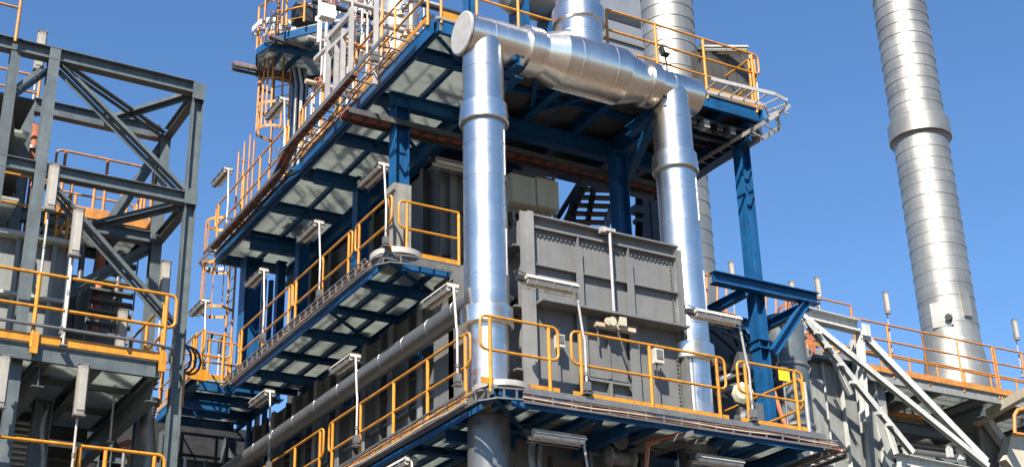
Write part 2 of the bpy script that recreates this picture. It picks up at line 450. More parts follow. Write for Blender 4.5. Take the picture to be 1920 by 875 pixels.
def platform_parts(T, x0, x1, y0, y1, z, cross, edge=.22, along='y', deck_m='deck', m='blue', tray=None, xm=None, diag=()):
    """deck sheets, edge beams and the beams under them; cross = positions of the beams along the run"""
    MB().bx(x0, x1, y0, y1, z-.04, z).build('deck_plate', deck_m, T)
    zc = z-.045-edge/2
    for a, b, f in (((x0+.03, y0, zc), (x0+.03, y1, zc), 1), ((x1-.03, y1, zc), (x1-.03, y0, zc), 1)):
        MB().chan(a, b, edge, .08, flip=f).build('edge_beam', m, T)
    for a, b, f in (((x0+.12, y0+.03, zc), (x1-.12, y0+.03, zc), -1), ((x1-.12, y1-.03, zc), (x0+.12, y1-.03, zc), -1)):
        MB().chan(a, b, edge, .08, flip=f).build('edge_beam', m, T)
    for c in cross:
        a, b = ((x0+.12, c, zc-.02), (x1-.12, c, zc-.02)) if along == 'y' else ((c, y0+.12, zc-.02), (c, y1-.12, zc-.02))
        MB().ibeam(a, b, edge-.02, .17).build('cross_beam', m, T)
    for c in (xm or []):
        a, b = ((c, y0+.12, zc+.04), (c, y1-.12, zc+.04)) if along == 'y' else ((x0+.12, c, zc+.04), (x1-.12, c, zc+.04))
        MB().bar(a, b, .09, .1).build('joist', m, T)
    for a, b in diag: MB().angle((*a, zc-.06), (*b, zc-.06), .09).build('plan_brace', m, T)

#%%SCENE
M['plate'] = mat('shade_darkened_deck', (.10, .105, .105), .55, .2, .3, 3)  # dark opaque deck colour replaces the shade of equipment above
ZL, ZM, ZU = 8.4, 12.1, 16.0
XL = 10.15                      # left edge of the three decks
YLF, YMF, YUF = 18.1, 22.0, 19.95   # front edges
YP = 19.2                       # plane of the two big pipes
DECKG = 'blue steel walkways stacked on the left wall'

# ================================================================== LOWER WALKWAY
T = thing('walkway', 'lowest blue steel walkway wrapping round the front of the big grey box', 'walkway', (XL, YLF, ZL-.3), DECKG)
platform_parts(T, XL, 11.55, YLF, 33.5, ZL, [19.6, 21.4, 23.2, 25.0, 26.8, 28.6, 30.4, 32.2], xm=[10.6, 11.05], edge=.15,
               diag=[((10.25, 18.3), (11.4, 19.5)), ((10.25, 23.3), (11.4, 24.9)), ((10.25, 27), (11.4, 28.5))])
platform_parts(T, 11.56, 16.6, YLF, 20.0, ZL, [12.2, 13.4, 14.9, 15.8], along='x', edge=.15,
               diag=[((12.2, 18.3), (12.9, 19.7)), ((13.4, 18.3), (12.75, 19.7)), ((14.9, 18.3), (15.5, 19.7)), ((15.9, 18.3), (15.4, 19.7))])
for yy in (19.8, 23.2, 26.8, 30.4):
    MB().ibeam((10.3, yy+.16, ZL-.3), (11.6, yy+.16, ZL-.3), .2, .12).build('bracket', 'blue', T)
for xx in (12.75, 16.3):
    MB().ibeam((xx, 18.4, ZL-.3), (xx, 20.0, ZL-.3), .2, .14).build('bracket', 'blue', T)
# grey fascia along the outer edge
MB().bx(XL-.03, XL-.005, YLF-.03, 33.5, ZL-.17, ZL-.02).bx(XL+.5, 16.66, YLF-.075, YLF-.047, ZL-.115, ZL-.0).split('fascia_strip', 'galv', T)
MB().lathe((XL+.35, YLF+.35, ZL-.01), (0, 0, 1), [(0, .46), (.09, .46)], 24).build('corner_plate', 'galvw', T)

for a_ in ((XL-.045, XL-.03, YLF+.3, 33.5), (XL+.3, 16.6, YLF-.045, YLF-.03)): MB().bx(*a_, ZL-.33, ZL-.235).build('edge_band', 'blue', T)
yl = [at(px, py, x=XL+.03).y for px, py in ((872, 600), (802, 655), (739, 693), (677, 732), (625, 770))]
rail('yellow side rail of the lowest walkway, next to its rounded front corner', 'y', XL+.03, ZL, yl)
yl2 = [at(px, py, x=XL+.03).y for px, py in ((602, 778), (555, 812), (510, 836))]
rail('yellow side rail of the lowest walkway, second from the rounded corner', 'y', XL+.03, ZL, yl2+[yl2[-1]+1.35, yl2[-1]+2.7])
rail('yellow rail with two posts in front of the left bright pipe, lowest walkway', 'x', YLF+.03, ZL, [at(922, 722, y=YLF).x, at(1034, 730, y=YLF).x])
rail('yellow rail with three posts in front of the big grey box', 'x', YLF+.03, ZL, [at(1094, 740, y=YLF).x, at(1226, 760, y=YLF).x, at(1354, 785, y=YLF).x])
rail('yellow guard rail at the right front corner of the lowest walkway beside the yellow sign', 'x', YLF+.03, ZL, [at(1408, 790, y=YLF).x, at(1502, 805, y=YLF).x], ends=(1, 1))
rail('yellow guard rail running back along the right end of the lowest walkway', 'y', 16.55, ZL, [18.55, 20.0, 21.4], ends=(1, 0))

# ================================================================== MIDDLE WALKWAY
T = thing('walkway', 'middle blue steel walkway with rounded end plate along the left wall', 'walkway', (XL, YMF, ZM-.3), DECKG)
ymr = [at(px, py, x=XL+.03).y for px, py in ((728, 372), (674, 420), (655, 436), (606, 486), (556, 534), (543, 544), (495, 588), (454, 626))]
platform_parts(T, XL, 11.85, YMF, 30.3, ZM, [23.3, 24.8, 26.3, 27.8, 29.2], xm=[10.75, 11.3], edge=.15,
               diag=[((10.3, 22.2), (11.7, 23.2)), ((10.3, 25.0), (11.7, 26.2))])
for yy in (23.0, 25.9, 28.8):
    MB().ibeam((10.3, yy, ZM-.3), (11.9, yy, ZM-.3), .2, .12).build('bracket', 'blue', T)
MB().bx(XL-.03, XL-.005, YMF-.03, 30.3, ZM-.17, ZM-.02).bx(XL-.03, 11.85, YMF-.03, YMF-.005, ZM-.17, ZM-.02).split('fascia_strip', 'galv', T)
MB().lathe((XL+.38, YMF+.38, ZM-.01), (0, 0, 1), [(0, .5), (.11, .5)], 24).build('corner_plate', 'galvw', T)
for a_ in ((XL-.045, XL-.03, YMF+.3, 30.3), (XL+.3, 11.8, YMF-.045, YMF-.03)): MB().bx(*a_, ZM-.34, ZM-.175).build('edge_band', 'blue', T)
rail('yellow side rail with two posts next to the round white plate, middle walkway', 'y', XL+.03, ZM, ymr[:2])
rail('yellow guard rail with three posts on the left side of the middle walkway', 'y', XL+.03, ZM, ymr[2:5])
rail('yellow guard rail at the far left end of the middle walkway', 'y', XL+.03, ZM, ymr[5:])
rail('yellow guard rail across the near end of the middle walkway behind the left bright pipe', 'x', YMF+.03, ZM, [at(764, 470, y=YMF).x, at(862, 485, y=YMF).x], ends=(1, 0))

# ================================================================== UPPER WALKWAY
T = thing('walkway', 'topmost blue steel deck carrying the big bright duct and rails', 'walkway', (XL, YUF, ZU-.4), DECKG)
XR = 17.75
platform_parts(T, XL, 12.2, YUF, 32.2, ZU, [21.0, 22.9, 24.8, 26.7, 28.6, 30.4], xm=[11.15], edge=.26,
               diag=[((10.3, 20.3), (11.2, 21.0)), ((12.1, 20.2), (11.2, 21.0)), ((10.4, 23.0), (12.1, 24.7))])
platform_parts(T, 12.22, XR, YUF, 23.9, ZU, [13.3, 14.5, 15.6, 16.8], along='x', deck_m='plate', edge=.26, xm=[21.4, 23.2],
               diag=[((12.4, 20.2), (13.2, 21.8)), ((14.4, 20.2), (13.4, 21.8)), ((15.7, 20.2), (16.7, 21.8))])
for xx, y1 in ((11.95, 31.9), (15.5, 23.6), (17.5, 23.6)):
    MB().ibeam((xx, 20.15, ZU-.5), (xx, y1, ZU-.5), .42, .24).build('girder', 'blue', T)
for yy, x0, x1, dz, dd in ((22.25, 12.1, 17.4, .52, .38), (23.75, 12.1, 17.6, .4, .2)):
    MB().ibeam((x0, yy, ZU-dz), (x1, yy, ZU-dz), dd, .22).build('girder', 'blue', T)
for yy in (22.4, 26.2, 30.2): MB().ibeam((10.35, yy, ZU-.46), (11.84, yy, ZU-.46), .3, .18).build('girder', 'blue', T)
# brackets that carry the duct
for px, py in ((957, 112), (1233, 186)):
    x = at(px, py, y=YP+.1).x
    MB().ibeam((x, YP-.25, ZU-1.16), (x, 20.3, ZU-1.16), .2, .18).build('duct_bracket', 'blue', T)
    if px > 1100: q = at(1178, 328, y=21.7); MB().bar((x, YP+.2, ZU-1.2), (q.x+.05, 21.75, q.z), .16, .16).build('bracket_brace', 'blue', T)
    else: MB().bar((x, YP+.3, ZU-1.25), (x, 20.5, ZU-2.1), .14, .14).build('bracket_brace', 'blue', T)
MB().bx(XL-.06, XL-.04, 20.0, 32, ZU-.36, ZU-.14).build('edge_band', 'blue', T)
MB().bx(XL-.04, XL-.002, 20.0, 32, ZU-.12, ZU-.03).split('fascia_strip', 'blue', T)
yur = [at(px, py, x=XL-.1).y for px, py in ((785, 0), (740, 45), (606, 155), (568, 199), (536, 240), (488, 297), (457, 335), (430, 370))]
rail('yellow guard rail on the left side of the topmost deck nearest the round duct cap', 'y', XL-.09, ZU, [20.15, yur[1], 23.4], ends=(0, 1))
rail('yellow guard rail on the left side of the topmost deck beside the white cable risers', 'y', XL-.09, ZU, [24.2]+yur[2:4], h=1.2)
rail('yellow guard rail at the far left end of the topmost deck beside the caged ladder', 'y', XL-.09, ZU, yur[4:7]+[31.9], h=1.2)
rail('yellow guard rail on the front edge of the topmost deck behind the round duct cap', 'x', YUF+.03, ZU, [10.25, 11.0, 11.9, 12.9], ends=(0, 1), h=1.3, toe=.16)
xs = [at(px, py, y=YUF).x for px, py in ((1140, 60), (1232, 90), (1322, 110), (1414, 140))]
T2 = rail('yellow three-bar guard rail on the right front edge of the topmost deck before the chimney', 'x', YUF+.03, ZU, xs, ends=(0, 1), h=1.3, toe=.16, mid=.64)
MB().tube([(xs[0], YUF+.03, ZU+.42), (xs[-1], YUF+.03, ZU+.42)], .022, 8).build('lower_rail', 'yellow', T2)
rail('yellow guard rail running back along the right end of the topmost deck', 'y', XR-.05, ZU, [20.2, 21.4, 22.6, 23.8], ends=(1, 0), h=1.3, toe=.16)
rail('yellow guard rail along the back edge of the topmost deck', 'x', 23.85, ZU, [13.2, 14.7, 16.2, 17.6], ends=(1, 0), h=1.2)

# ================================================================== GREY BOX
T = thing('duct_box', 'big grey ribbed steel box between the two bright vertical pipes', 'duct box', (13, YP, ZL), )
XB0, XB1, YB, ZB = 11.42, 14.42, 19.06, at(1130, 432, y=19.0).z
MB().bx(XB0, XB1, YB, 22.6, ZL+.03, ZB-.03).build('box_shell', 'casing', T)
yf = YB-.003
def fr(name, x0, x1, z0, z1, d, m='flange'):
    MB().bx(x0, x1, yf-d, yf, z0, z1).build(name, m, T)
bxL = at(991, 560, y=19.0).x; bxR = at(1262, 460, y=19.0).x
fr('corner_flange', bxL-.02, bxL+.09, ZL+.02, ZB+.02, .15, 'flange')
MB().bx(XB0-.22, XB0-.02, YB-.13, YB-.10, ZL+.02, ZB).bx(XB0-.034, XB0-.022, YB-.098, YB+.3, ZL+.02, ZB).build('corner_flange', 'flange', T)
fr('corner_flange', bxR+.02, bxR+.1, ZL+.02, ZB-.1, .15, 'casing')
MB().bx(bxR+.15, bxR+.2, YB-.16, YB+.1, ZL+.02, ZB-.1).build('corner_flange', 'flange', T)
fr('top_flange', bxL+.1, bxR+.1, ZB-.03, ZB+.0, .12, 'casing')
fr('top_flange', bxL+.1, bxR+.01, ZB-.24, ZB-.2, .09, 'casing')
zs1 = at(1150, 523, y=18.95).z; zs2 = at(1150, 596, y=18.95).z
fr('horizontal_rib', bxL+.1, bxR+.01, zs1-.012, zs1+.012, .09, 'casing')
fr('horizontal_rib', bxL+.1, bxR+.01, zs2-.02, zs2+.02, .36, 'casing')
zs3 = at(1150, 716, y=18.95).z
v1 = at(1090, 560, y=18.95).x; v2 = at(1185, 560, y=18.95).x
for vx, d in ((v1, .085), (v2, .085)):
    MB().bx(vx-.012, vx+.012, yf-d, yf, zs2+.025, ZB-.25).bx(vx-.07, vx+.07, yf-d-.012, yf-d-.001, zs2+.025, ZB-.42).build('vertical_rib', 'casing', T)
    MB().bx(vx-.012, vx+.012, yf-d, yf, ZL+.02, zs2-.025).bx(vx-.1, vx+.1, yf-d-.014, yf-d-.001, ZL+.02, zs2-.025).build('vertical_rib', 'casing', T)
MB().bx(v1+.11, v2-.11, yf-.1, yf, zs3-.02, zs3+.02).bx((v1+v2)/2-.03, (v1+v2)/2+.03, yf-.1, yf, ZL+.05, zs3-.02).split('horizontal_rib', 'casing', T)
MB().bx(v1+.14, v2-.14, yf-.05, yf, zs3+.06, zs2-.3).bx((v1+v2)/2-.02, (v1+v2)/2+.02, yf-.1, yf-.051, zs3+.06, zs2-.32).build('access_hatch', 'casing', T)
# bolts along the flanges
mb = MB()
for k in range(34):
    x = bxL+.2+k*(bxR-bxL-.26)/33; mb.box((x, yf-.012, ZB-.34), (.03, .03, .03))
for k in range(20):
    z = zs2+.1+k*(ZB-zs2-.5)/19
    mb.box((bxL+.17, yf-.012, z), (.03, .03, .03)).box((bxR-.06, yf-.012, z), (.03, .03, .03))
for k in range(22):
    z = ZL+.15+k*(zs2-ZL-.3)/21; mb.box((bxL+.17, yf-.012, z), (.03, .03, .03)).box((bxR-.06, yf-.012, z), (.03, .03, .03))
mb.build('bolt_row', 'casing', T)['kind'] = 'stuff'
for z in (9.1, 10.2, 11.3): MB().box((XB0-.14, 19.5, z), (.24, .8, .03)).build('side_rib', 'casing', T)

# ================================================================== MAIN CASINGS
T = thing('furnace_casing', 'long grey ribbed furnace wall behind the lowest and middle walkways', 'furnace', (13, 27, 0))
MB().bx(11.6, 14.4, 20.05, 33.4, 0, ZM-.35).build('wall', 'casing', T)
y = 20.6; k = 0
while y < 33:
    MB().bx(11.58, 11.6-.001, y-.07, y+.07, 8.45, ZM-.4).bx(11.44, 11.579, y-.012, y+.012, 8.45, ZM-.4).bx(11.42, 11.439, y-.1, y+.1, 8.45, ZM-.4).build('wall_rib', 'flange' if k % 2 == 0 else 'casing', T)
    MB().bx(11.44, 11.579, y+.5, y+.524, 8.45, ZM-.4).build('wall_rib', 'casing2', T)
    MB().box((11.585, y+.96, 9.05), (.03, .66, .95)).box((11.566, y+.96, 9.05), (.012, .5, .78)).build('inspection_door', 'tank' if k % 3 == 1 else 'casing', T)
    for z in (10.3, 11.15):
        MB().box((11.52, y+.32, z), (.12, .3, .03)).build('wall_bracket', 'casing2', T)
    y += 1.3; k += 1
for z in (9.75, 10.95): MB().bx(11.5, 11.578, 20.05, 33.4, z-.02, z+.02).build('wall_rib', 'casing', T)
for y in (23.0, 26.3, 29.6): MB().box((11.4, y, 10.75), (.24, .2, .12)).box((11.3, y, 10.62), (.06, .26, .3)).build('pipe_bracket', 'blue', T)
for x in (12.3, 13.0, 13.7): MB().bx(x-.02, x+.02, 19.97, 20.048, 0, 8.0).build('wall_rib', 'casing2', T)
MB().bx(11.62, 14.38, 19.95, 20.048, 7.3, 7.4).build('wall_rib', 'casing', T)

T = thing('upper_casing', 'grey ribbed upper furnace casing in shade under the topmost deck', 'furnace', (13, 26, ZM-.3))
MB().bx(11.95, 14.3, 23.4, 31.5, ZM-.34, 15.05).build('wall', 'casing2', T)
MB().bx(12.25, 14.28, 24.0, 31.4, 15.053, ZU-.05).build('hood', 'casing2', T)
MB().bx(11.96, 14.29, 23.38, 23.399, ZM-.33, 15.04).build('front_plate', 'casing', T)  # lighter front against darker side walls paints in how light reaches the casing
for x in (12.2, 12.62, 13.2, 13.8):
    MB().bx(x-.015, x+.015, 23.25, 23.378, ZM-.3, 15.0).bx(x-.08, x+.08, 23.235, 23.249, ZM-.3, 15.0).build('wall_rib', 'casing', T)
for z in (12.9, 13.9): MB().bx(11.96, 14.3, 23.3, 23.376, z-.02, z+.02).build('wall_rib', 'casing2', T)
for k in range(6):
    y = 23.9+k*1.2
    MB().bx(11.8, 11.948, y-.015, y+.015, ZM+.02, 15.0).bx(11.785, 11.799, y-.08, y+.08, ZM+.02, 15.0).build('wall_rib', 'casing2', T)

# ================================================================== BRIGHT PIPES AND DUCT
p1 = at(909, 330, y=YP); p2 = at(1269, 350, y=YP)
ZD = at(1081, 120, y=YP).z-.03
PIPEG = 'bright clad vertical pipes'
for lab, p, sm in (('bright aluminium clad vertical pipe at the left front corner of the walkways', p1, 0), ('bright aluminium clad vertical pipe partly behind the right edge of the grey box', p2, .02)):
    T = thing('vertical_pipe', lab, 'pipe', (p.x, YP, ZL-2.6), PIPEG)
    zc = at(908, 218, y=YP).z; zb = at(912, 592, y=YP).z
    r = .372
    lathe_pipe(T, 'pipe_barrel', 'clad', (p.x, YP, zb+.1), (p.x, YP, zc-.12), r, [.55, 1.45, 2.35, 3.0])
    lathe_pipe(T, 'pipe_barrel', 'clad', (p.x, YP, zc+.12), (p.x, YP, ZD), r-.004, [.75, 1.3])
    MB().lathe((p.x, YP, zc-.2), (0, 0, 1), [(0, r+.05), (.02, r+.062), (.2, r+.062), (.21, r+.05), (.36, r+.05), (.4, r-.01)], 40).build('collar', 'clad', T)
    MB().lathe((p.x, YP, zc-.215), (0, 0, 1), [(0, r+.01), (.014, r+.055)], 40).build('collar_lip', 'seam', T)
    MB().lathe((p.x, YP, zb-.22), (0, 0, 1), [(0, r+.02), (.02, r+.07), (.3, r+.07), (.36, r-.0)], 40).build('collar', 'clad', T)
    lathe_pipe(T, 'pipe_barrel', 'clad', (p.x, YP, ZL-.2), (p.x, YP, zb-.21), r-.03, [.35, .75])
    lathe_pipe(T, 'pipe_barrel', 'pipe', (p.x, YP, 0), (p.x, YP, ZL-.21), r-.03, [1, 2, 3, 4, 5, 6, 7])  # dull grey instead of bright cladding stands in for the deck's shade
    a = R_(-50); q = V((math.cos(a), math.sin(a), 0))
    for z0, z1 in ((zb+.66, zb+1.5), (zb+2.5, zc-.2)):
        pp = V((p.x, YP, 0))+q*(r+.002); MB().box((pp.x, pp.y, (z0+z1)/2), (.03, .012, z1-z0), (V((-q.y, q.x, 0)), q, V((0, 0, 1)))).build('cover_seam', 'clad2', T)
T = thing('horizontal_duct', 'fat bright aluminium duct with round end cap joining the two vertical pipes', 'duct', (at(864, 60, y=YP).x, YP, ZD-.5))
X = lambda px: at(px, 57+(px-862)*.25, y=YP).x
rb, rs = .545, .39
MB().lathe((X(864), YP, ZD), (1, 0, 0), [(0, rs-.015), (.012, rs+.012), (.05, rs+.012), (.055, rs)], 44).build('end_cap', 'galvw', T)
lathe_pipe(T, 'duct_barrel', 'clad', (X(866)+.05, YP, ZD), (X(978), YP, ZD), rs, [.45])
def collar(px0, px1, r): MB().lathe((X(px0), YP, ZD), (1, 0, 0), [(0, r-.05), (.015, r), (X(px1)-X(px0)-.015, r), (X(px1)-X(px0), r-.05)], 44).build('collar', 'clad', T)
collar(976, 1004, rs+.075)
L1 = X(1042)-X(1000)
MB().lathe((X(1000), YP, ZD), (1, 0, 0), [(0, rs+.03), (.12, rs+.03), (L1, rb)], 44).build('reducer', 'clad', T)
lathe_pipe(T, 'duct_barrel', 'clad', (X(1042), YP, ZD), (X(1156), YP, ZD), rb, [.3, 1.05], n=44)
L2 = X(1206)-X(1156)
MB().lathe((X(1156), YP, ZD), (1, 0, 0), [(0, rb), (L2*.85, rs), (L2, rs)], 44).build('reducer', 'clad', T)
collar(1203, 1222, rs+.06)
lathe_pipe(T, 'duct_barrel', 'clad', (X(1220), YP, ZD), (X(1300), YP, ZD), rs-.022, [.35])
xr = at(1085, 40, y=YP).x
lathe_pipe(T, 'riser', 'clad', (xr, YP, ZD), (xr, YP, ZD+.86), .44, [.6])
MB().lathe((xr, YP, ZD+.84), (0, 0, 1), [(0, .44), (.02, .5), (.32, .5), (.4, .44)], 44).build('collar', 'clad', T)
lathe_pipe(T, 'riser', 'clad', (xr, YP, ZD+1.2), (xr, YP, ZD+4.5), .43, [.5, 1.4, 2.3])

# horizontal pipe on the left wall
T = thing('wall_pipe', 'long grey clad horizontal pipe along the left furnace wall', 'pipe', (10.98, 27, 10.3))
lathe_pipe(T, 'pipe_barrel', 'pipe', (10.98, 20.0, 10.62), (10.98, 33, 10.62), .2, [.7, 1.7, 2.7, 3.7, 4.7, 5.7, 6.9, 8.1, 9.3, 10.5, 11.7], n=28)
MB().tube([(10.98, 20.02, 10.62), (11.0, 19.8, 10.6), (11.12, 19.62, 10.5), (11.3, 19.55, 10.35)], .2, 20).build('elbow', 'pipe', T)

# ================================================================== COLUMNS
UC = 'blue steel columns of the unit'
cm = at(757, 462, z=ZM)
column('blue column with grey fireproofed lower half at the near end of the middle walkway', 10.62, 22.5, ZM, ZU-.32, .3, fire=at(750, 352, y=22.5).z, group=UC)
column('blue column deep in shade behind the three-post rail of the middle walkway', 11.45, 26.2, ZM, ZU-.32, .28, fire=13.4, group=UC)
column('blue column behind the far rail of the middle walkway', 11.45, 29.6, ZM, ZU-.32, .26, fire=13.6, group=UC)
c = at(1165, 420, y=21.9)
column('blue column standing behind the top edge of the big grey box', c.x, 21.9, ZB-.02, ZU-.74, .3, group=UC)
c = at(1413, 520, y=20.6)
XC = c.x
T = thing('steel_column', 'tall blue column beyond the right bright pipe with side brackets against the sky', 'column', (XC, 20.6, 0), UC)
MB().ibeam((XC, 20.6, 0), (XC, 20.6, ZU-.3), .25, .26, .022, .016, up=(1, 0, 0)).build('shaft', 'blue', T)
MB().box((XC, 20.6, at(1425, 640, y=20.6).z), (.31, .31, .03)).box((XC, 20.6, at(1425, 655, y=20.6).z), (.31, .31, .03)).split('splice_plate', 'blue', T)
zb1 = at(1440, 550, y=20.6).z
MB().ibeam((at(1325, 530, y=20.6).x, 20.42, zb1), (at(1522, 575, y=20.6).x, 20.42, zb1), .24, .2).build('bracket_beam', 'blue', T)
MB().ibeam((at(1325, 530, y=20.6).x+.4, 22.3, zb1), (at(1522, 575, y=20.6).x-.1, 22.3, zb1), .24, .2).build('bracket_beam', 'blue', T)
MB().ibeam((at(1510, 575, y=20.6).x, 20.5, zb1-.12), (at(1510, 575, y=20.6).x, 22.3, zb1-.12), .18, .16).build('bracket_beam', 'blue', T)
MB().ibeam((at(1345, 530, y=20.6).x+.6, 20.5, zb1-.12), (at(1345, 530, y=20.6).x+.6, 22.3, zb1-.12), .18, .16).build('bracket_beam', 'blue', T)
e = at(1512, 572, y=20.42); s_ = at(1447, 660, y=20.42)
MB().ibeam((e.x, 20.42, zb1-.1), (XC+.15, 20.42, s_.z), .16, .16).build('knee_brace', 'blue', T)
MB().ibeam((e.x, 22.3, zb1-.1), (XC+.15, 21.0, s_.z+.5), .14, .14).build('knee_brace', 'blue', T)
MB().ibeam((e.x-2.0, 22.3, zb1-.1), (XC-.1, 20.8, s_.z+.7), .14, .14).build('knee_brace', 'blue', T)
column('thick dark blue column standing against the sky at the far end of the middle walkway', 10.9, 31.6, ZM, ZU-.3, .42, group=UC)
column('slim blue column next to the thick one at the far end of the middle walkway', 11.6, 31.4, ZM, ZU-.3, .2, group=UC)
column('blue column rising above the topmost deck under the round platform', 11.25, 29.8, ZU, 20.3, .26, group=UC)
column('blue column above the topmost deck behind the round duct cap', 12.5, 23.0, ZU, 20.5, .24, group=UC)

# stair and dark framing behind the grey box
stair('steel stair coloured as a dark silhouette against the sky behind the big grey box', at(1090, 440, y=24.1), at(1137, 335, y=24.8), .9, (.92, -.38, 0), 7, 'dark')  # dark colour imitates the shaded look of the stair
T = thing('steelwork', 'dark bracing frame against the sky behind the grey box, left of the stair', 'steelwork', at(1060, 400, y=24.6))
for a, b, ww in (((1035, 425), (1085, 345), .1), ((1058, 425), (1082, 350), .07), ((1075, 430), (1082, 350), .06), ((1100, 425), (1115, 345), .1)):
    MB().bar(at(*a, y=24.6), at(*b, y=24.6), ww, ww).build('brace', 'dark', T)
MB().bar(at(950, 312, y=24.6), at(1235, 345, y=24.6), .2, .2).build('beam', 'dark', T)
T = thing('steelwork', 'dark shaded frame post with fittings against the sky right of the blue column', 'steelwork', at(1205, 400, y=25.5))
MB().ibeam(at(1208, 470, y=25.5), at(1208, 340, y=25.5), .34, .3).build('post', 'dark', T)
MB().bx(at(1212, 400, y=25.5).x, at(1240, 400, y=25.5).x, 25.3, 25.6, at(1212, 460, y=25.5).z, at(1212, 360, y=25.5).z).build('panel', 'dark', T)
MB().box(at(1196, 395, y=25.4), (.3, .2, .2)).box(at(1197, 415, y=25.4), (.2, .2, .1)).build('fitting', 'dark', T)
# ================================================================== CABLE LADDERS
ladder_tray('wide galvanised cable ladder along the left edge of the topmost deck', [(9.74, 20.6, 15.84), (9.74, 26.2, 15.84)], .5, step=.34, m='galv')
cables('thick bundle of brown and red cables along the wide left cable ladder', [(9.6, 22.4, 15.84), (9.62, 25.6, 15.84), (9.86, 27.2, 15.78), (9.88, 31.6, 15.76)], [-.1, -.06, -.02, .02, .05, .08], ['brown', 'brown', 'red', 'black', 'brown', 'brown'], .028)
cables('loose orange and tan cables on the inner side of the wide left cable ladder', [(9.86, 21.2, 15.84), (9.9, 26.0, 15.84), (9.98, 27.0, 15.86), (9.98, 31.0, 15.86)], [-.06, 0, .05], ['tan', 'orangec', 'galv'], .016, wig=.04)
pts = [at(px, py, z=15.9) for px, py in ((425, 455), (400, 482), (388, 492), (392, 500), (415, 498))]
ladder_tray('cable ladder curling round the far left end of the topmost deck', pts, .4, step=.25)
ladder_tray('narrow brown-stained cable ladder along the far half of the topmost deck edge', [(9.86, 26.6, 15.76), (9.86, 31.8, 15.74)], .28, step=.4, m='casing2')
# on-edge ladders of the two lower decks
ladder_tray('cable ladder set on edge along the left side of the middle walkway', [(10.0, 22.6, 12.04), (10.0, 30.6, 12.04)], .2, side=(0, 0, 1), step=.3, depth=.03)
cables('dark cables along the left edge of the middle walkway', [(10.03, 22.6, 11.93), (10.03, 30.5, 11.93)], [0, .04, .08, .11], ['brown', 'black', 'brown', 'tan'], .018, side=(0, 0, 1))
ladder_tray('cable ladder set on edge along the left side of the lowest walkway', [(10.0, 18.7, 8.33), (10.0, 33.0, 8.33)], .2, side=(0, 0, 1), step=.42, depth=.035)
cables('tan and orange cables along the left edge of the lowest walkway', [(10.0, 18.7, 8.22), (10.0, 33.0, 8.22)], [0, .04, .08, .12], ['tan', 'orangec', 'brown', 'galv'], .017, side=(0, 0, 1))
ladder_tray('cable ladder set on edge along the front of the lowest walkway', [(10.6, 17.97, 8.21), (16.85, 17.97, 8.21)], .15, side=(0, 0, 1), step=.34, depth=.035)
cables('tan cables along the front edge of the lowest walkway', [(10.6, 17.97, 8.12), (16.85, 17.97, 8.12)], [0, .03, .07], ['brown', 'tan', 'brown'], .013, side=(0, 0, 1))
ladder_tray('cable ladder curving round the front corner of the middle walkway', [(10.0, 22.6, 11.95), (10.03, 22.2, 11.95), (10.2, 21.95, 11.95), (10.6, 21.88, 11.95), (11.75, 21.88, 11.95)], .16, side=(0, 0, 1), step=.25, depth=.035)
ladder_tray('cable ladder curving round the front corner of the lowest walkway', [(10.0, 18.7, 8.25), (10.02, 18.3, 8.25), (10.2, 18.05, 8.25), (10.6, 17.97, 8.25)], .16, side=(0, 0, 1), step=.2, depth=.035)
# crossing trays
ladder_tray('long cable ladder with red cables crossing below the topmost deck', [(9.45, 22.5, 15.02), (17.2, 22.5, 15.02)], .42, step=.3, depth=.11, m='casing2')
cables('dark red cables running across below the topmost deck', [(9.45, 22.5, 15.02), (17.1, 22.5, 15.02)], [-.16, -.12, -.07, -.02, .03, .08, .13], ['red', 'red', 'brown', 'red', 'black', 'brown', 'red'], .03)
ladder_tray('lower cable ladder crossing under the lowest walkway and ending in a drop', [(13.9, 17.95, 8.02), (13.75, 18.4, 8.0), (13.3, 20.0, 7.95)], .4, step=.2, m='galv')
cables('reddish cables dropping below the lowest walkway', [(13.8, 18.1, 8.02), (13.4, 18.7, 7.95), (13.32, 18.75, 7.4), (13.32, 18.75, 5.0)], [-.1, -.05, 0, .06], ['red', 'brown', 'tan', 'red'], .03)
zt = 15.86
pts = [at(px, py, z=zt) for px, py in ((1322, 158), (1440, 186))]
e = pts[-1]; e2 = at(1385, 272, z=15.35); e3 = at(1318, 312, z=15.35); pts += [e+V((.25, .06, 0)), e+V((.45, .25, -.05)), at(1468, 208, z=15.75), at(1452, 232, z=15.5), e2, e3]
ladder_tray('cable ladder bending round the right front corner of the topmost deck against the sky', pts, .46, step=.27, m='galvw', depth=.08)
pts = [at(px, py, z=8.1) for px, py in ((1545, 838), (1400, 875))]
ladder_tray('cable ladder with reddish cables under the right end of the lowest walkway', [(16.88, 18.0, 8.08), (16.88, 21.2, 8.08)], .45, step=.25, m='galv')
cables('reddish cables under the right end of the lowest walkway', [(16.88, 18.0, 8.08), (16.88, 21.2, 8.08)], [-.15, -.1, -.04, .02, .08, .14], ['red', 'tan', 'orangec', 'red', 'tan', 'brown'], .028)

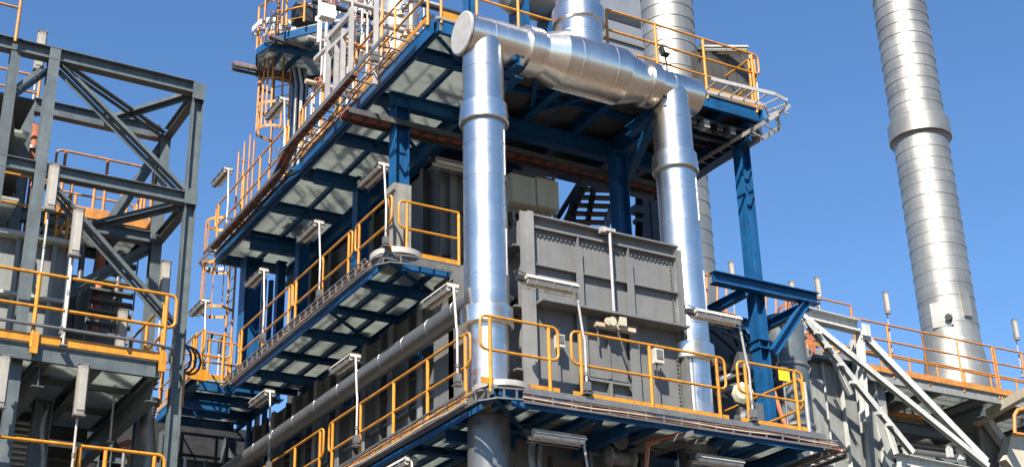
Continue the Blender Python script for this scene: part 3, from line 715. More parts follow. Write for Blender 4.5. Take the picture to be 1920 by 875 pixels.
# ================================================================== TUBE LAMPS
h = PI/2
def lamp_from_base(label, px, py, rz, **k): tube_lamp(label, at(px, py, **k), rz)
lamp_from_base('tube lamp in front of the upper left panel of the big grey box', 1101, 738, PI, y=YLF-.06)
lamp_from_base('tube lamp on a pole in front of the right bright pipe and tall blue column', 1413, 788, PI, y=YLF-.06)
lamp_from_base('tube lamp on a pole at the rounded front corner of the lowest walkway', 858, 722, h, x=XL-.06)
lamp_from_base('tube lamp on a pole halfway along the grey wall pipe', 668, 835, h, x=XL-.06)
lamp_from_base('lowest tube lamp by the far part of the grey wall pipe', 503, 882, h, x=XL-.06)
lamp_from_base('tube lamp on a pole at the round white plate of the middle walkway', 723, 462, h, x=XL-.06)
lamp_from_base('tube lamp on a pole in the middle of the middle walkway rails', 598, 560, h, x=XL-.06)
lamp_from_base('tube lamp on a pole at the far end of the middle walkway in deep shade', 492, 640, h, x=XL-.06)
lamp_from_base('tube lamp at the far left end of the topmost deck against the sky', 424, 432, h, x=XL-.12)
lamp_from_base('tube lamp on a pole between the caged ladder and the topmost deck rails', 531, 308, h, x=XL-.12)
lamp_from_base('tube lamp on a pole against the sky above the small far landing', 380, 690, h, x=9.7)
tube_lamp('tube lamp in shade below the lowest walkway, under the left half of the box', at(1106, 822, y=18.5)-V((0, 0, 1.79)), PI)
tube_lamp('tube lamp hanging in shade below the right end of the lowest walkway', at(1400, 866, y=18.5)-V((0, 0, 1.79)), PI)
tube_lamp('tube lamp below the left part of the lowest walkway at the bottom edge', at(778, 852, x=10.2)-V((0, 0, 1.79)), h)
tube_lamp('tube lamp on the upper casing just left of the left bright pipe', at(905, 318, y=22.9)-V((0, 0, 1.79)), PI)
tube_lamp('tube lamp on the topmost deck in front of the dark cabinet at the right end', at(1412, 90, y=20.6)-V((0, 0, 1.79)), PI*.85)

# ================================================================== SMALL EQUIPMENT
T = thing('conduit', 'pale vertical conduit hanging down the face of the big grey box', 'conduit', at(1150, 590, y=18.85))
a = at(1143, 434, y=18.86); b = at(1156, 592, y=18.86)
MB().tube([(a.x, 18.86, a.z), (a.x, 18.86, b.z)], .028, 8).build('tube', 'galvw', T)
MB().box((a.x, 18.9, a.z+.02), (.2, .16, .06)).box((a.x-.12, 18.9, a.z+.02), (.09, .12, .1)).build('top_bracket', 'galvw', T)
MB().lathe((a.x, 18.86, b.z-.06), (0, 0, 1), [(0, .04), (.06, .055), (.1, .03)], 12).build('valve_end', 'galvw', T)
T = thing('damper_drive', 'small olive damper drive with rods on the face of the big grey box', 'actuator', at(1150, 612, y=18.85))
a = at(1118, 606, y=18.8); b = at(1192, 622, y=18.8)
MB().box(((a.x+b.x)/2, 18.85, a.z), (b.x-a.x, .12, .07)).build('rail_bar', 'tan', T)
MB().box(((a.x+b.x)/2+.1, 18.8, a.z+.1), (.14, .16, .16)).lathe(((a.x+b.x)/2-.12, 18.85, a.z+.06), (0, -1, 0), [(0, .08), (.14, .08)], 16).build('motor', 'beige', T)
MB().tube([((a.x+b.x)/2, 18.8, a.z), ((a.x+b.x)/2+.25, 18.86, a.z-.6), ((a.x+b.x)/2+.3, 18.9, a.z-.75)], .02, 6).build('rod', 'galv', T)
MB().tube([(a.x+.05, 18.86, a.z), (a.x+.1, 18.9, a.z-.35)], .02, 6).build('rod', 'galv', T)
MB().lathe((a.x+.2, 18.75, a.z+.05), (0, -1, 0), [(0, .07), (.02, .07)], 14).build('handwheel', 'tan', T)
def switch(label, px, py, y, w=.14, hh=.22):
    p = at(px, py, y=y); T = thing('switch_box', label, 'switch box', p, 'small wall switch boxes')
    MB().box(p, (w, .12, hh)).build('box', 'white', T)
    MB().box(p+V((0, -.068, .02)), (w*.7, .014, hh*.6)).build('cover', 'galv', T)
    MB().tube([p+V((0, 0, hh/2)), p+V((0, 0, hh/2+.12))], .014, 6).tube([p-V((.03, 0, hh/2)), p-V((.03, 0, hh/2+.3))], .012, 6).build('cable', 'dark', T)
switch('small white switch box on the grey box behind the left guard rail loop', 1049, 640, 18.9)
switch('small white switch box with reddish cable on the grey box behind the middle rail post', 1233, 668, 18.8, .18, .26)
T = thing('junction_box', 'beige electric box with open sunlit front under the topmost deck, left of a second one', 'electric box', at(980, 385, y=22.2), 'pair of beige electric boxes')
def ebox(T, px0, px1, py0, py1, y):
    a = at(px0, py1, y=y); b = at(px1, py0, y=y)
    MB().box(((a.x+b.x)/2, y+.22, (a.z+b.z)/2), (b.x-a.x, .44, (b.z-a.z)*.86)).build('box', 'beige', T)
    MB().box(((a.x+b.x)/2, y-.016, (a.z+b.z)/2), (b.x-a.x-.03, .03, (b.z-a.z)*.86-.03)).build('door', 'beige', T)
    for k in (.3, .7):
        x = a.x+(b.x-a.x)*k; z = (a.z+b.z)/2-(b.z-a.z)*.43
        MB().tube([(x, y+.2, z), (x, y+.2, z-.25), (x+.1, y+.2, z-.4), (x+.25, y+.2, z-.42)], .03, 7).build('conduit', 'galv', T)
ebox(T, 958, 1003, 330, 382, 22.2)
T = thing('junction_box', 'beige electric box under the topmost deck with shadow stripes, right of its twin', 'electric box', at(1025, 392, y=22.2), 'pair of beige electric boxes')
ebox(T, 1006, 1046, 337, 390, 22.2)
T = thing('electric_rack', 'steel rack with conduits standing behind the top left corner of the grey box', 'rack', at(990, 420, y=22.3))
for px in (962, 1000, 1040): MB().bar((at(px, 400, y=22.75).x, 22.75, ZM-.3), (at(px, 400, y=22.75).x, 22.75, at(px, 325, y=22.75).z), .05, .05).build('post', 'galv', T)
p = at(1000, 330, y=22.72); MB().bar((p.x-.5, 22.72, p.z), (p.x+.5, 22.72, p.z), .05, .06).bar((p.x-.5, 22.72, p.z-.9), (p.x+.5, 22.72, p.z-.9), .05, .06).split('cross_bar', 'galv', T)
p = at(1470, 702, y=19.5)
T = thing('notice_board', 'yellow square notice board behind the right guard rail corner', 'sign', p)
MB().box(p, (.25, .02, .24)).build('board', 'sign', T)
MB().tube([(p.x, p.y+.03, ZL), (p.x, p.y+.03, p.z+.15)], .025, 8).build('post', 'galv', T)
MB().box(p+V((0, .0, .13)), (.14, .06, .04)).build('clip', 'galv', T)
T = thing('valve', 'beige valve body behind the gap in the front guard rails', 'valve', at(1390, 770, y=19.4))
p = at(1388, 742, y=19.4)
MB().lathe(p-V((.1, .2, 0)), (.6, .8, .1), [(0, .12), (.05, .2), (.25, .2), (.3, .12)], 8).build('body', 'beige', T)
MB().lathe(p+V((.05, .1, -.45)), (0, -1, 0), [(0, .17), (.2, .17), (.24, .1)], 20).build('flange', 'pipe', T)
MB().tube([p+V((0, 0, -.2)), (p.x, p.y, ZL)], .1, 12).build('stem', 'dark', T)
MB().box(p+V((.36, .1, -.25)), (.3, .2, .36)).build('actuator_box', 'pipe', T)
T = thing('pipe', 'thin red pipe beside the tall blue column behind the right end rail', 'pipe', at(1478, 780, y=20.6), 'thin upright pipes by the tall blue column')
p = at(1478, 740, y=20.6); MB().tube([(p.x, 20.6, 7.6), (p.x, 20.6, 9.3), (p.x-.2, 20.6, 9.5), (p.x-.2, 20.8, 10.2)], .05, 8).build('pipe_run', 'rust', T)
T = thing('pipe', 'thin grey pipe beside the tall blue column behind the right end rail', 'pipe', at(1462, 780, y=20.7), 'thin upright pipes by the tall blue column')
p = at(1462, 740, y=20.7); MB().tube([(p.x, 20.7, 7.6), (p.x, 20.7, 9.7)], .05, 8).build('pipe_run', 'galv', T)
p = at(1510, 740, y=20.9)
T = thing('pipe', 'white upright pipe at the end of the lowest walkway', 'pipe', p, 'thin upright pipes by the tall blue column')
MB().tube([(p.x, 20.9, 7.0), (p.x, 20.9, 10.5)], .045, 8).build('pipe_run', 'galvw', T)
p = at(1246, 96, y=YUF-.06)
T = thing('floodlight', 'small black floodlight clamped to the rail in front of the chimney', 'floodlight', p)
MB().box(p, (.16, .14, .22), (V((1, 0, 0)), V((0, .94, -.34)), V((0, .34, .94)))).build('body', 'dark', T)
MB().box(p+V((0, -.085, -.03)), (.12, .014, .15), (V((1, 0, 0)), V((0, .94, -.34)), V((0, .34, .94)))).build('lens', 'glass', T)
MB().tube([p-V((.0, 0, .1)), p-V((-.03, 0, .3)), p+V((.06, .04, -.42))], .02, 6).build('stand', 'dark', T)
T = thing('cabinet', 'dark grey cabinet behind the rails at the right end of the topmost deck', 'cabinet', at(1372, 165, y=21.0))
a = at(1332, 165, y=21); b = at(1408, 112, y=21)
MB().bx(a.x, b.x+.1, 21, 21.6, ZU, b.z+.15).build('body', 'casing2', T)
for k in range(2): MB().bx(a.x+.06+k*.5, a.x+.5+k*.5, 20.985, 20.999, ZU+.1, b.z+.05).build('door', 'casing2', T)
T = thing('fan_housing', 'pale grey housing with a dark slot behind the duct riser on the topmost deck', 'housing', at(1170, 80, y=22.2))
a = at(1138, 130, y=22.2); b = at(1200, 0, y=22.2)
MB().bx(a.x-.3, b.x, 22.2, 23.6, ZU+.05, b.z+.6).build('body', 'vessel', T)
z = at(1170, 38, y=22.2).z
MB().bx(a.x+.02, b.x-.03, 22.185, 22.199, z-.09, z+.09).build('louvre', 'dark', T)
MB().bx(a.x-.3, b.x+.02, 22.15, 22.198, z-.62, z-.57).build('flange', 'casing', T)
T = thing('vessel', 'rounded metal drum behind the rails left of the duct riser', 'vessel', at(1000, 20, y=22.3))
p = at(995, 5, y=22.3)
MB().lathe((p.x-.7, 22.3, p.z+.15), (1, 0, 0), [(0, .2), (.12, .42), (.3, .5), (1.2, .5), (1.38, .42), (1.5, .2)], 28).build('shell', 'vessel', T)
MB().box((p.x-.3, 22.3, (p.z+ZU)/2-.1), (.1, .7, p.z-ZU-.1)).build('saddle', 'blue', T)
MB().box((p.x+.4, 22.3, (p.z+ZU)/2-.1), (.1, .7, p.z-ZU-.1)).build('saddle', 'blue', T)

T = thing('pipe_run', 'dark pipes and fittings slung under the right front corner of the topmost deck', 'pipework', (16.9, 20.6, 15.3))
for k in range(4): MB().tube([(15.9, 20.25+.3*k, 15.6-.03*k), (16.9, 20.3+.3*k, 15.55), (17.7, 20.3+.3*k, 15.6)], .05, 8).build('pipe', ('dark', 'galv', 'steel', 'dark')[k], T)
for k in range(5): MB().box((16.1+.33*k, 20.3, 15.45), (.14, .2, .16)).build('fitting', ('dark', 'galvw', 'dark', 'galv', 'dark')[k], T)
# pipe manifolds on the topmost deck (the busy upper left)
def manifold(label, x0, x1, y, z0, z1, n, seed, mats=('galvw', 'white', 'tan', 'galvw', 'orangec')):
    rnd = random.Random(seed); T = thing('pipe_manifold', label, 'pipework', ((x0+x1)/2, y, z0), 'small-bore pipework on the topmost deck')
    for zz in (z0+.35*(z1-z0), z0+.68*(z1-z0), z1-.08):
        MB().tube([(x0-.1, y+.05, zz), (x1+.1, y+.05, zz)], .06, 8).build('header', rnd.choice(mats), T)
    for k in range(n):
        x = x0+(x1-x0)*k/(n-1)+rnd.uniform(-.04, .04); yy = y+rnd.uniform(-.35, .25)
        zz = z0+(z1-z0)*rnd.uniform(.55, 1)
        pts = [(x, yy, z0)]
        if rnd.random() < .5: pts += [(x, yy, zz*.6+z0*.4), (x+rnd.uniform(-.2, .2), yy, zz*.6+z0*.4+.1)]
        pts += [(pts[-1][0], yy, zz), (pts[-1][0], yy+.3, zz)]
        MB().tube(pts, rnd.choice((.022, .03, .045)), 7).build('riser', rnd.choice(mats), T)
        zv = z0+(z1-z0)*rnd.uniform(.2, .8)
        v = MB().lathe((x, yy, zv-.1), (0, 0, 1), [(0, .04), (.03, .085), (.07, .06), (.13, .06), (.17, .085), (.2, .04)], 10).build('valve', rnd.choice(('white', 'tan', 'rust', 'galvw')), T)
        hw = [(x+.09*math.cos(q*PI/5), yy-.22, zv+.09*math.sin(q*PI/5)) for q in range(10)]
        MB().tube(hw, .012, 5, closed=True).tube([(x, yy, zv), (x, yy-.22, zv)], .014, 5).tube([hw[0], hw[5]], .009, 4).build('handwheel', rnd.choice(('rust', 'orange', 'dark')), v)
manifold('white and tan small-bore pipework with handwheels near the white cable risers', 10.5, 11.7, 25.2, ZU, 19.6, 8, 1)
manifold('small-bore pipework with handwheels in the middle of the crowded upper left corner', 10.6, 12.0, 23.6, ZU, 19.0, 8, 2)
manifold('small-bore pipework with handwheels closest to the round duct cap', 10.9, 12.4, 21.9, ZU, 17.7, 6, 3, ('galvw', 'tan', 'dark', 'galv'))
manifold('small-bore pipework with handwheels farthest back, below the round platform', 10.7, 11.6, 27.6, ZU, 20.0, 7, 4)
T = thing('vessel', 'pale upright vessel among the small-bore pipework at the top left', 'vessel', (12.3, 26.2, ZU))
MB().lathe((12.3, 26.2, ZU), (0, 0, 1), [(0, .5), (4.2, .5), (4.5, .42), (4.7, .2)], 32).build('shell', 'vessel', T)
for z in (ZU+1, ZU+2.4, ZU+3.6): MB().lathe((12.3, 26.2, z), (0, 0, 1), [(0, .51), (.03, .53), (.06, .51)], 32).build('band', 'clad2', T)
MB().lathe((12.3, 26.2, ZU+3), (-1, 0, 0), [(0, .2), (.8, .2), (.8, .28), (.86, .28)], 20).build('nozzle', 'vessel', T)

# round platform above
ZO = 20.5
po = [at(px, py, z=ZO) for px, py in ((482, 128), (482, 88), (520, 62), (620, 38), (698, 45), (690, 66), (628, 138), (560, 140))]
cx = sum(p.x for p in po)/8; cy = sum(p.y for p in po)/8
T = thing('round_platform', 'small many-sided platform high at the top left with pale grating seen from below', 'platform', (cx, cy, ZO-.3))
MB().poly([(p.x, p.y) for p in po], ZO-.04, ZO).build('deck_plate', 'deck', T)
for a, b in zip(po, po[1:]+po[:1]): MB().bar((a.x, a.y, ZO-.15), (b.x, b.y, ZO-.15), .05, .2).build('edge_beam', 'blue', T)
for k in (.25, .5, .75):
    a = po[1].lerp(po[4], k); b = po[7].lerp(po[6], k) if k > .5 else po[0].lerp(po[7], k)
    MB().bar((a.x, a.y, ZO-.15), (b.x, b.y, ZO-.15), .06, .16).build('joist', 'blue', T)
MB().bar((10.1, cy, ZO-.3), (12.1, cy-.4, ZO-.3), .14, .16).build('joist', 'blue', T)
def prail(label, pts, z, h=1.15, m='orange'):
    T = thing('guard_rail', label, 'railing', (pts[0].x, pts[0].y, z), 'rails of the high round platform')
    for q in (h, h*.52): MB().tube([(p.x, p.y, z+q) for p in pts], .024, 7).build('handrail', m, T)
    for p in pts: MB().tube([(p.x, p.y, z-.1), (p.x, p.y, z+h)], .032, 7).build('post', 'yellow', T)
prail('faded orange guard rail round the outer left side of the high round platform', [po[7], po[0], po[1], po[2]], ZO)
prail('faded orange guard rail round the near right side of the high round platform', [po[2], po[3], po[4], po[5]], ZO)
pts = [at(px, py, z=21.0) for px, py in ((487, 72), (486, 58), (497, 47), (518, 42), (548, 50), (610, 40), (660, 26), (715, 12))]
ladder_tray('bright white cable ladder curling round the high round platform', pts, .34, m='lamp_white', step=.22, depth=.15)
pts = [at(px, py, z=20.15) for px, py in ((436, 124), (520, 142), (600, 160))]
ladder_tray('dark cable ladder with open end sticking out below the high round platform', pts, .3, step=.25)
cables('brown cables on the ladder sticking out below the high round platform', pts, [-.08, -.03, .03, .08], ['brown', 'black', 'brown', 'red'], .03)
pts = [at(px, py, z=20.25) for px, py in ((505, 72), (560, 92), (615, 112))]
ladder_tray('dark cable ladder running under the middle of the high round platform', pts, .28, step=.25)
cables('brown cables under the middle of the high round platform', pts, [-.05, 0, .05], ['brown', 'red', 'brown'], .03)
# vertical white cable risers
xr_ = 9.72
R4 = [((612, 70), (613, 190)), ((628, 84), (629, 178)), ((640, 60), (641, 168)), ((655, 22), (656, 155))]
T = thing('cable_riser', 'white upright cable riser frame with slanted top at the upper left', 'cable riser', at(633, 180, x=xr_))
for a, b in R4:
    p = at(*a, x=xr_); q = at(*b, x=xr_); MB().bar((xr_, q.y, 15.95), (xr_, q.y, p.z), .1, .05).build('upright', 'galvw', T)
p = at(612, 75, x=xr_); q = at(656, 26, x=xr_); MB().bar(p, q, .07, .12).build('slanted_rail', 'galvw', T)
p = at(612, 100, x=xr_); q = at(656, 56, x=xr_); MB().bar(p, q, .07, .09).build('slanted_rail', 'galvw', T)
p = at(590, 112, x=xr_); q = at(612, 90, x=xr_); MB().bar(p, q, .06, .09).build('slanted_rail', 'galvw', T)
p = at(704, 100, x=9.9)
T = thing('cable_riser', 'single white post beside the wide left cable ladder near the top', 'cable riser', (9.9, p.y, 15.9))
MB().bar((9.9, p.y, 15.6), (9.9, p.y, 18.6), .09, .05).build('upright', 'galvw', T)
MB().box((9.9, p.y, 16.2), (.16, .12, .2)).build('clamp', 'galv', T)
q = at(512, 52, z=ZO); cage_ladder('caged ladder rising from the high round platform out of the top of the view', q.x, q.y, ZO, 24.5, (-.75, -.66, 0), ZO+.9, hoops=5)
q = at(553, 45, z=ZO); cage_ladder('yellow caged ladder rising beside the bright white curled cable ladder', q.x, q.y, ZO, 24.5, (.75, .66, 0), ZO+1.2, m='yellow', hoops=4)
manifold('tall white and dark small-bore pipework crowding the top edge behind the white cable risers', 10.4, 11.9, 26.6, 19.0, 22.6, 10, 9, ('lamp_white', 'white', 'tan', 'dark', 'lamp_white'))
T = thing('cabinet', 'dark slotted cabinet on the high round platform under the orange rail', 'cabinet', at(580, 40, y=28.6))
q = at(580, 32, y=28.6); MB().box(q, (.8, .4, .5)).build('body', 'dark', T)
MB().box(q+V((0, -.21, .18)), (.82, .02, .08)).build('cover_strip', 'galv', T)
T = thing('switch_box', 'white switch box in front of the crowded pipework at the top edge', 'switch box', at(612, 28, y=25.4), 'small wall switch boxes')
q = at(613, 24, y=25.4); MB().box(q, (.34, .2, .34)).build('box', 'lamp_white', T)
MB().tube([q-V((0, 0, .17)), q-V((0, 0, 2.2))], .035, 7).build('post', 'lamp_white', T)
# ladders
q = at(528, 255, y=30.3); cage_ladder('caged ladder from the topmost deck up to the high round platform', q.x-.05, 30.3, ZU, 21.2, (-.75, -.66, 0), q.z-.1)
T = thing('ladder', 'tall faded orange ladder stiles standing at the far left end of the topmost deck', 'ladder', at(455, 380, y=31.8))
for px, tp in ((446, 285), (456, 266), (466, 252), (474, 262)):
    p = at(px, 320, y=31.8); q = at(px, tp, y=31.8); MB().tube([(p.x, 31.8, ZU), (p.x, 31.8, q.z)], .026, 6).build('stile', 'orange', T)
for k in range(6):
    z = ZU+.4+.42*k; p = at(448, 320, y=31.8); q = at(466, 320, y=31.8); MB().tube([(p.x, 31.8, z), (q.x, 31.8, z)], .016, 6).build('rung', 'orange', T)
cage_ladder('yellow caged ladder hanging below the far left end of the topmost deck', 10.75, 32.6, ZM, 17.0, (-1, 0, 0), 14.6, m='yellow', hoops=3)
T = thing('cable_riser', 'grey cable riser beside the blue column under the high round platform', 'cable riser', (11.1, 29.4, ZU))
for k in (0, .14, .28): MB().tube([(11.0+k, 29.3, ZU), (11.0+k, 29.3, 19.6), (10.9+k, 29.3, 20.1)], .045, 7).build('conduit', ('galv', 'galvw', 'galv')[int(k/.14)], T)

# ================================================================== FAR LANDING
T = thing('walkway', 'small dark landing at the far left end of the middle walkway', 'walkway', (9.7, 32, ZM-.3), DECKG)
platform_parts(T, 9.3, 11.4, 30.42, 33.4, ZM-.02, [31.3, 32.3], xm=[10.3])
rail('yellow guard rail with end loop on the front of the small far landing', 'x', 30.46, ZM, [9.45, 9.95], ends=(0, 1), group='rails of the small far landing')
rail('yellow guard rail along the left side of the small far landing', 'y', 9.34, ZM, [30.6, 31.5, 32.4, 33.3], ends=(0, 0), group='rails of the small far landing')
rail('orange guard rail at the back of the small far landing', 'x', 33.36, ZM, [9.4, 10.3, 11.2], ends=(0, 0), m='orange', group='rails of the small far landing')
T = thing('pipe', 'pair of white pipes with black bent tops on the small far landing', 'pipe', (9.8, 31.5, ZM))
for px in (392, 412):
    p = at(px, 650, y=31.6)
    MB().tube([(p.x, 31.6, ZM), (p.x, 31.6, ZM+1.05)], .035, 8).build('pipe_run', 'galvw', T)
    MB().tube([(p.x, 31.6, ZM+1.05), (p.x, 31.6, ZM+1.4), (p.x+.05, 31.6, ZM+1.5)], .05, 8).build('hose', 'black', T)
rail('yellow rail loop hanging off the outer corner of the small far landing', 'y', 9.2, ZM-.25, [29.7, 30.3], ends=(1, 1), toe=0, group='rails of the small far landing')
rail('short yellow looped rail by the white pipes on the small far landing', 'x', 30.9, ZM, [9.75, 10.3], ends=(1, 1), toe=0, group='rails of the small far landing')
rail('yellow rail crossing the middle of the small far landing', 'x', 32.1, ZM, [9.4, 10.0, 10.6], ends=(1, 0), toe=0, group='rails of the small far landing')
T = thing('walkway', 'narrow yellow-edged step beside the small far landing', 'walkway', (9.1, 30.3, ZM-.3), DECKG)
MB().bx(8.9, 9.28, 29.5, 31.2, ZM-.29, ZM-.25).build('deck_plate', 'deck', T)
MB().bx(8.9, 9.28, 29.47, 29.495, ZM-.4, ZM-.15).build('edge_plate', 'yellow', T)
MB().bx(8.87, 8.895, 29.5, 31.2, ZM-.4, ZM-.15).build('edge_plate', 'yellow', T)
MB().ibeam((9.1, 29.6, ZM-.4), (9.1, 31.1, ZM-.4), .2, .16).build('beam', 'blue', T)
for yy in (30.55, 31.1): MB().ibeam((8.95, yy, ZM-.62), (10.2, yy, ZM-.62), .2, .12).build('bracket', 'blue', T)
for k, px in enumerate((478, 492, 505)):
    p = at(px, 600, y=32.4)
    T = thing('pipe', ('blue upright pipe nearest the thick dark blue column', 'white upright pipe in the gap behind the far rail of the middle walkway', 'blue upright pipe farthest from the thick dark blue column')[k], 'pipe', (p.x, 32.4, 8))
    MB().tube([(p.x, 32.4, 6), (p.x, 32.4, 15.6)], .07, 10).build('pipe_run', ('blue', 'galvw', 'blue')[k], T)
    MB().lathe((p.x, 32.4, 13.6), (0, 0, 1), [(0, .12), (.05, .12)], 14).build('flange', ('blue', 'galvw', 'blue')[k], T)
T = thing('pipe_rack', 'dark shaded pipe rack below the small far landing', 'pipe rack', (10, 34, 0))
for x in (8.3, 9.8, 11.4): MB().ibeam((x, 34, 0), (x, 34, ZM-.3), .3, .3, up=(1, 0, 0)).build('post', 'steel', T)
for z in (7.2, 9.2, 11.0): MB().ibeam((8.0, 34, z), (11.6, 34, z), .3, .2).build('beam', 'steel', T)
MB().bx(5.5, 15, 34.3, 34.5, 0, ZM+.1).build('dark_backing', 'dark', T)  # added dark sheet, its colour stands in for clutter in deep shade
for k in range(6): MB().tube([(8.2, 33.7-.05*k, 7.5+.55*k), (11.5, 33.7-.05*k, 7.5+.55*k)], .08+.02*(k % 3), 10).build('pipe_run', ('pipe', 'galv', 'rust', 'clad', 'pipe', 'steel')[k], T)
for k in range(5): MB().tube([(8.6+.5*k, 33.3, 4), (8.6+.5*k, 33.3, 11.0)], .05, 8).build('pipe_run', ('galv', 'rust', 'pipe', 'galvw', 'steel')[k], T)
MB().bar((8.2, 33.9, 7.2), (11.4, 33.9, 11.0), .1, .1).build('brace', 'steel', T)

# ================================================================== HOSES UNDER THE DECKS
def hose(label, p, L, r=.09, m='galv'):
    p = V(p); n = int(L/.06); pts = []; rr = []
    for i in range(n*2+1):
        pts.append(p-V((.04*math.sin(i*.15), 0, L*i/(2*n)))); rr.append(r if i % 2 else r*.8)
    T = thing('corrugated_hose', label, 'hose', p-V((0, 0, L)), 'corrugated hoses hanging below the walkways')
    MB().tube(pts, rr, 10).build('hose_body', m, T)
    MB().lathe(p-V((0, 0, .05)), (0, 0, 1), [(0, r*1.15), (.12, r*1.15)], 12).build('end_fitting', 'dark', T)
hose('corrugated hose below the lowest walkway, left of the hanging tube lamp', at(997, 815, y=19.2), 2.2)
hose('thin corrugated hose below the lowest walkway, just right of a thicker one', at(1013, 830, y=19.2), 2.0, .06)
hose('corrugated hose hanging beside the right column of the left steel frame', at(283, 755, y=24.8), 3.2, .14, 'galv')
hose('thin corrugated hose hanging below the left deck between two columns', at(88, 765, y=24.6), 3.0, .05, 'galv')
T = thing('valve', 'shaded valve cluster below the lowest walkway under the grey box', 'valve', at(1160, 872, y=19.2))
p = at(1160, 860, y=19.2)
MB().lathe(p-V((.3, 0, 0)), (1, 0, 0), [(0, .08), (.05, .2), (.1, .2), (.12, .12), (.48, .12), (.5, .2), (.55, .2), (.6, .08)], 18).build('body', 'galv', T)
MB().tube([p, p+V((0, 0, .45)), p+V((-.02, 0, .9))], .035, 8).build('stem', 'galv', T)
MB().lathe(p+V((0, -.05, .3)), (0, -1, 0), [(0, .16), (.04, .16)], 16).build('handwheel', 'galv', T)
MB().tube([p+V((-.5, .1, -.5)), p+V((-.5, .1, .05)), p+V((.5, .1, .05)), p+V((.5, .1, -.5))], .06, 8).build('pipe_run', 'steel', T)
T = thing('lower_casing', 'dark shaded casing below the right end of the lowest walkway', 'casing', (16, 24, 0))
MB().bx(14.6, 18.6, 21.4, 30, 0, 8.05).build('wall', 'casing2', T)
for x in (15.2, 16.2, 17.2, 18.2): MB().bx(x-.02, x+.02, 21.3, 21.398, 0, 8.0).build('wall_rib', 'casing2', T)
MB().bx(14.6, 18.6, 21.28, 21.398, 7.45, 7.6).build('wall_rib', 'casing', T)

# equipment right of the box in the shade
T = thing('vessel', 'grey upright vessel behind the bracket of the tall blue column', 'vessel', at(1470, 700, y=23.5))
p = at(1468, 640, y=23.5)
MB().lathe((p.x, 23.5, 0), (0, 0, 1), [(0, .5), (at(1468, 600, y=23.5).z-.2, .5), (at(1468, 600, y=23.5).z+.02, .42)], 30).build('shell', 'steel', T)
for z in (9, 10.4, 11.8): MB().lathe((p.x, 23.5, z), (0, 0, 1), [(0, .505), (.02, .53), (.08, .53), (.1, .505)], 30).build('band', 'galv', T)
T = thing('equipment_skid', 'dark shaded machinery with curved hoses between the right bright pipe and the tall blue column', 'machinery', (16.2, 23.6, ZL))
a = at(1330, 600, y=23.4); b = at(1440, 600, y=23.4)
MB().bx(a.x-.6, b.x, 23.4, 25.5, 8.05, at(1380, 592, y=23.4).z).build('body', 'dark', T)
for k in range(7):
    p = at(1335+12*k, 640+6*(k % 3), y=22.9)
    pts = [p+V((.7*math.cos(q*.5+k), .15*math.sin(k), .5*math.sin(q*.5+k*.4)-.08*k)) for q in range(7)]
    MB().tube(pts, .035, 7).build('hose', ('black', 'pipe', 'galv', 'black', 'pipe', 'dark', 'galv')[k], T)
for k in range(3): MB().tube([at(1345, 690+22*k, y=22.8), at(1440, 660+22*k, y=22.8)], .07, 10).build('pipe_run', ('galv', 'clad', 'pipe')[k], T)
MB().box(at(1395, 680, y=22.6), (.5, .3, .35)).build('gear_box', 'pipe', T)
MB().box(at(1408, 632, y=22.3), (.2, .2, .4)).build('gear_box', 'blue', T)
T = thing('guard_rail', 'orange guard rail of a far landing between the right pipe and the tall blue column', 'railing', at(1345, 545, y=25))
MB().tube([at(1318, 515, y=25), at(1345, 516, y=25), at(1366, 528, y=25), at(1375, 545, y=25)], .03, 8).build('handrail', 'orange', T)
for px in (1325, 1345, 1362): MB().tube([at(px, 520, y=25), at(px, 600, y=25)], .03, 8).build('post', 'orange', T)
MB().tube([at(1318, 575, y=25), at(1380, 590, y=25)], .03, 8).build('midrail', 'orange', T)
# ================================================================== LEFT STEEL FRAME
YA, YB2 = 23.4, 25.4
T = thing('steelwork', 'open slate grey steel frame with diagonal braces at the left, corner column against the sky', 'steelwork', (6.85, YA, 0))
c1 = at(350, 450, y=YA).x; c2 = at(77, 300, y=YA).x; c3 = at(8, 250, y=YA).x
zt = at(200, 128, y=YA).z; zm = at(345, 372, y=YA).z
for x, z1, ww in ((c1, zt+.12, .19), (c2, zt+.1, .19), (c3, zt, .17)):
    MB().ibeam((x, YA, 0), (x, YA, z1), ww, ww, .018, .012, up=(1, 0, 0) if x == c1 else (0, 1, 0)).build('column', 'steel', T)
for x in (c1-.02, c2):
    MB().ibeam((x, YB2, 0), (x, YB2, zt), .2, .2, .018, .012, up=(0, 1, 0)).build('column', 'steel', T)
MB().ibeam((c3-2.0, YA, zt), (c1-.1, YA, zt), .25, .2).build('beam', 'steel', T)
MB().ibeam((c3-2.0, YA, zm), (c1-.1, YA, zm), .23, .18).build('beam', 'steel', T)
MB().ibeam((c2+.1, YB2, zt-.02), (c1-.14, YB2, zt-.02), .3, .18).build('beam', 'steel', T)
MB().ibeam((c2+.1, YB2, zm-.02), (c1-.14, YB2, zm-.02), .24, .18).build('beam', 'steel', T)
for z in (zt-.04, zm-.04): MB().ibeam((c1, YA+.12, z), (c1, YB2-.12, z), .2, .16).build('beam', 'steel', T)
def br(a, b, ww=.1): MB().angle(a, b, ww, .014).angle(V(a)+V((0, .03, 0)), V(b)+V((0, .03, 0)), ww*.8, .014, up=(0, 0, -1)).build('brace', 'steel', T)
br((c2+.15, YA+.05, zt-.2), (c1-.15, YA+.05, zm+.15), .13)
br((c2+.15, YA+.15, zt-.02), (c1-.1, YB2-.1, zt-.06), .1)
br((c1-.1, YA+.15, zt-.06), ((c1+c2)/2+.1, YB2-.1, zt-.06), .12)
br((c1-.1, YA+.15, zm-.06), ((c1+c2)/2, YB2-.1, zm-.06), .12)
br((c1-.05, YB2, zt-.3), (c1-.9, YB2, zm+.2), .12)
zl = at(310, 605, y=YA).z
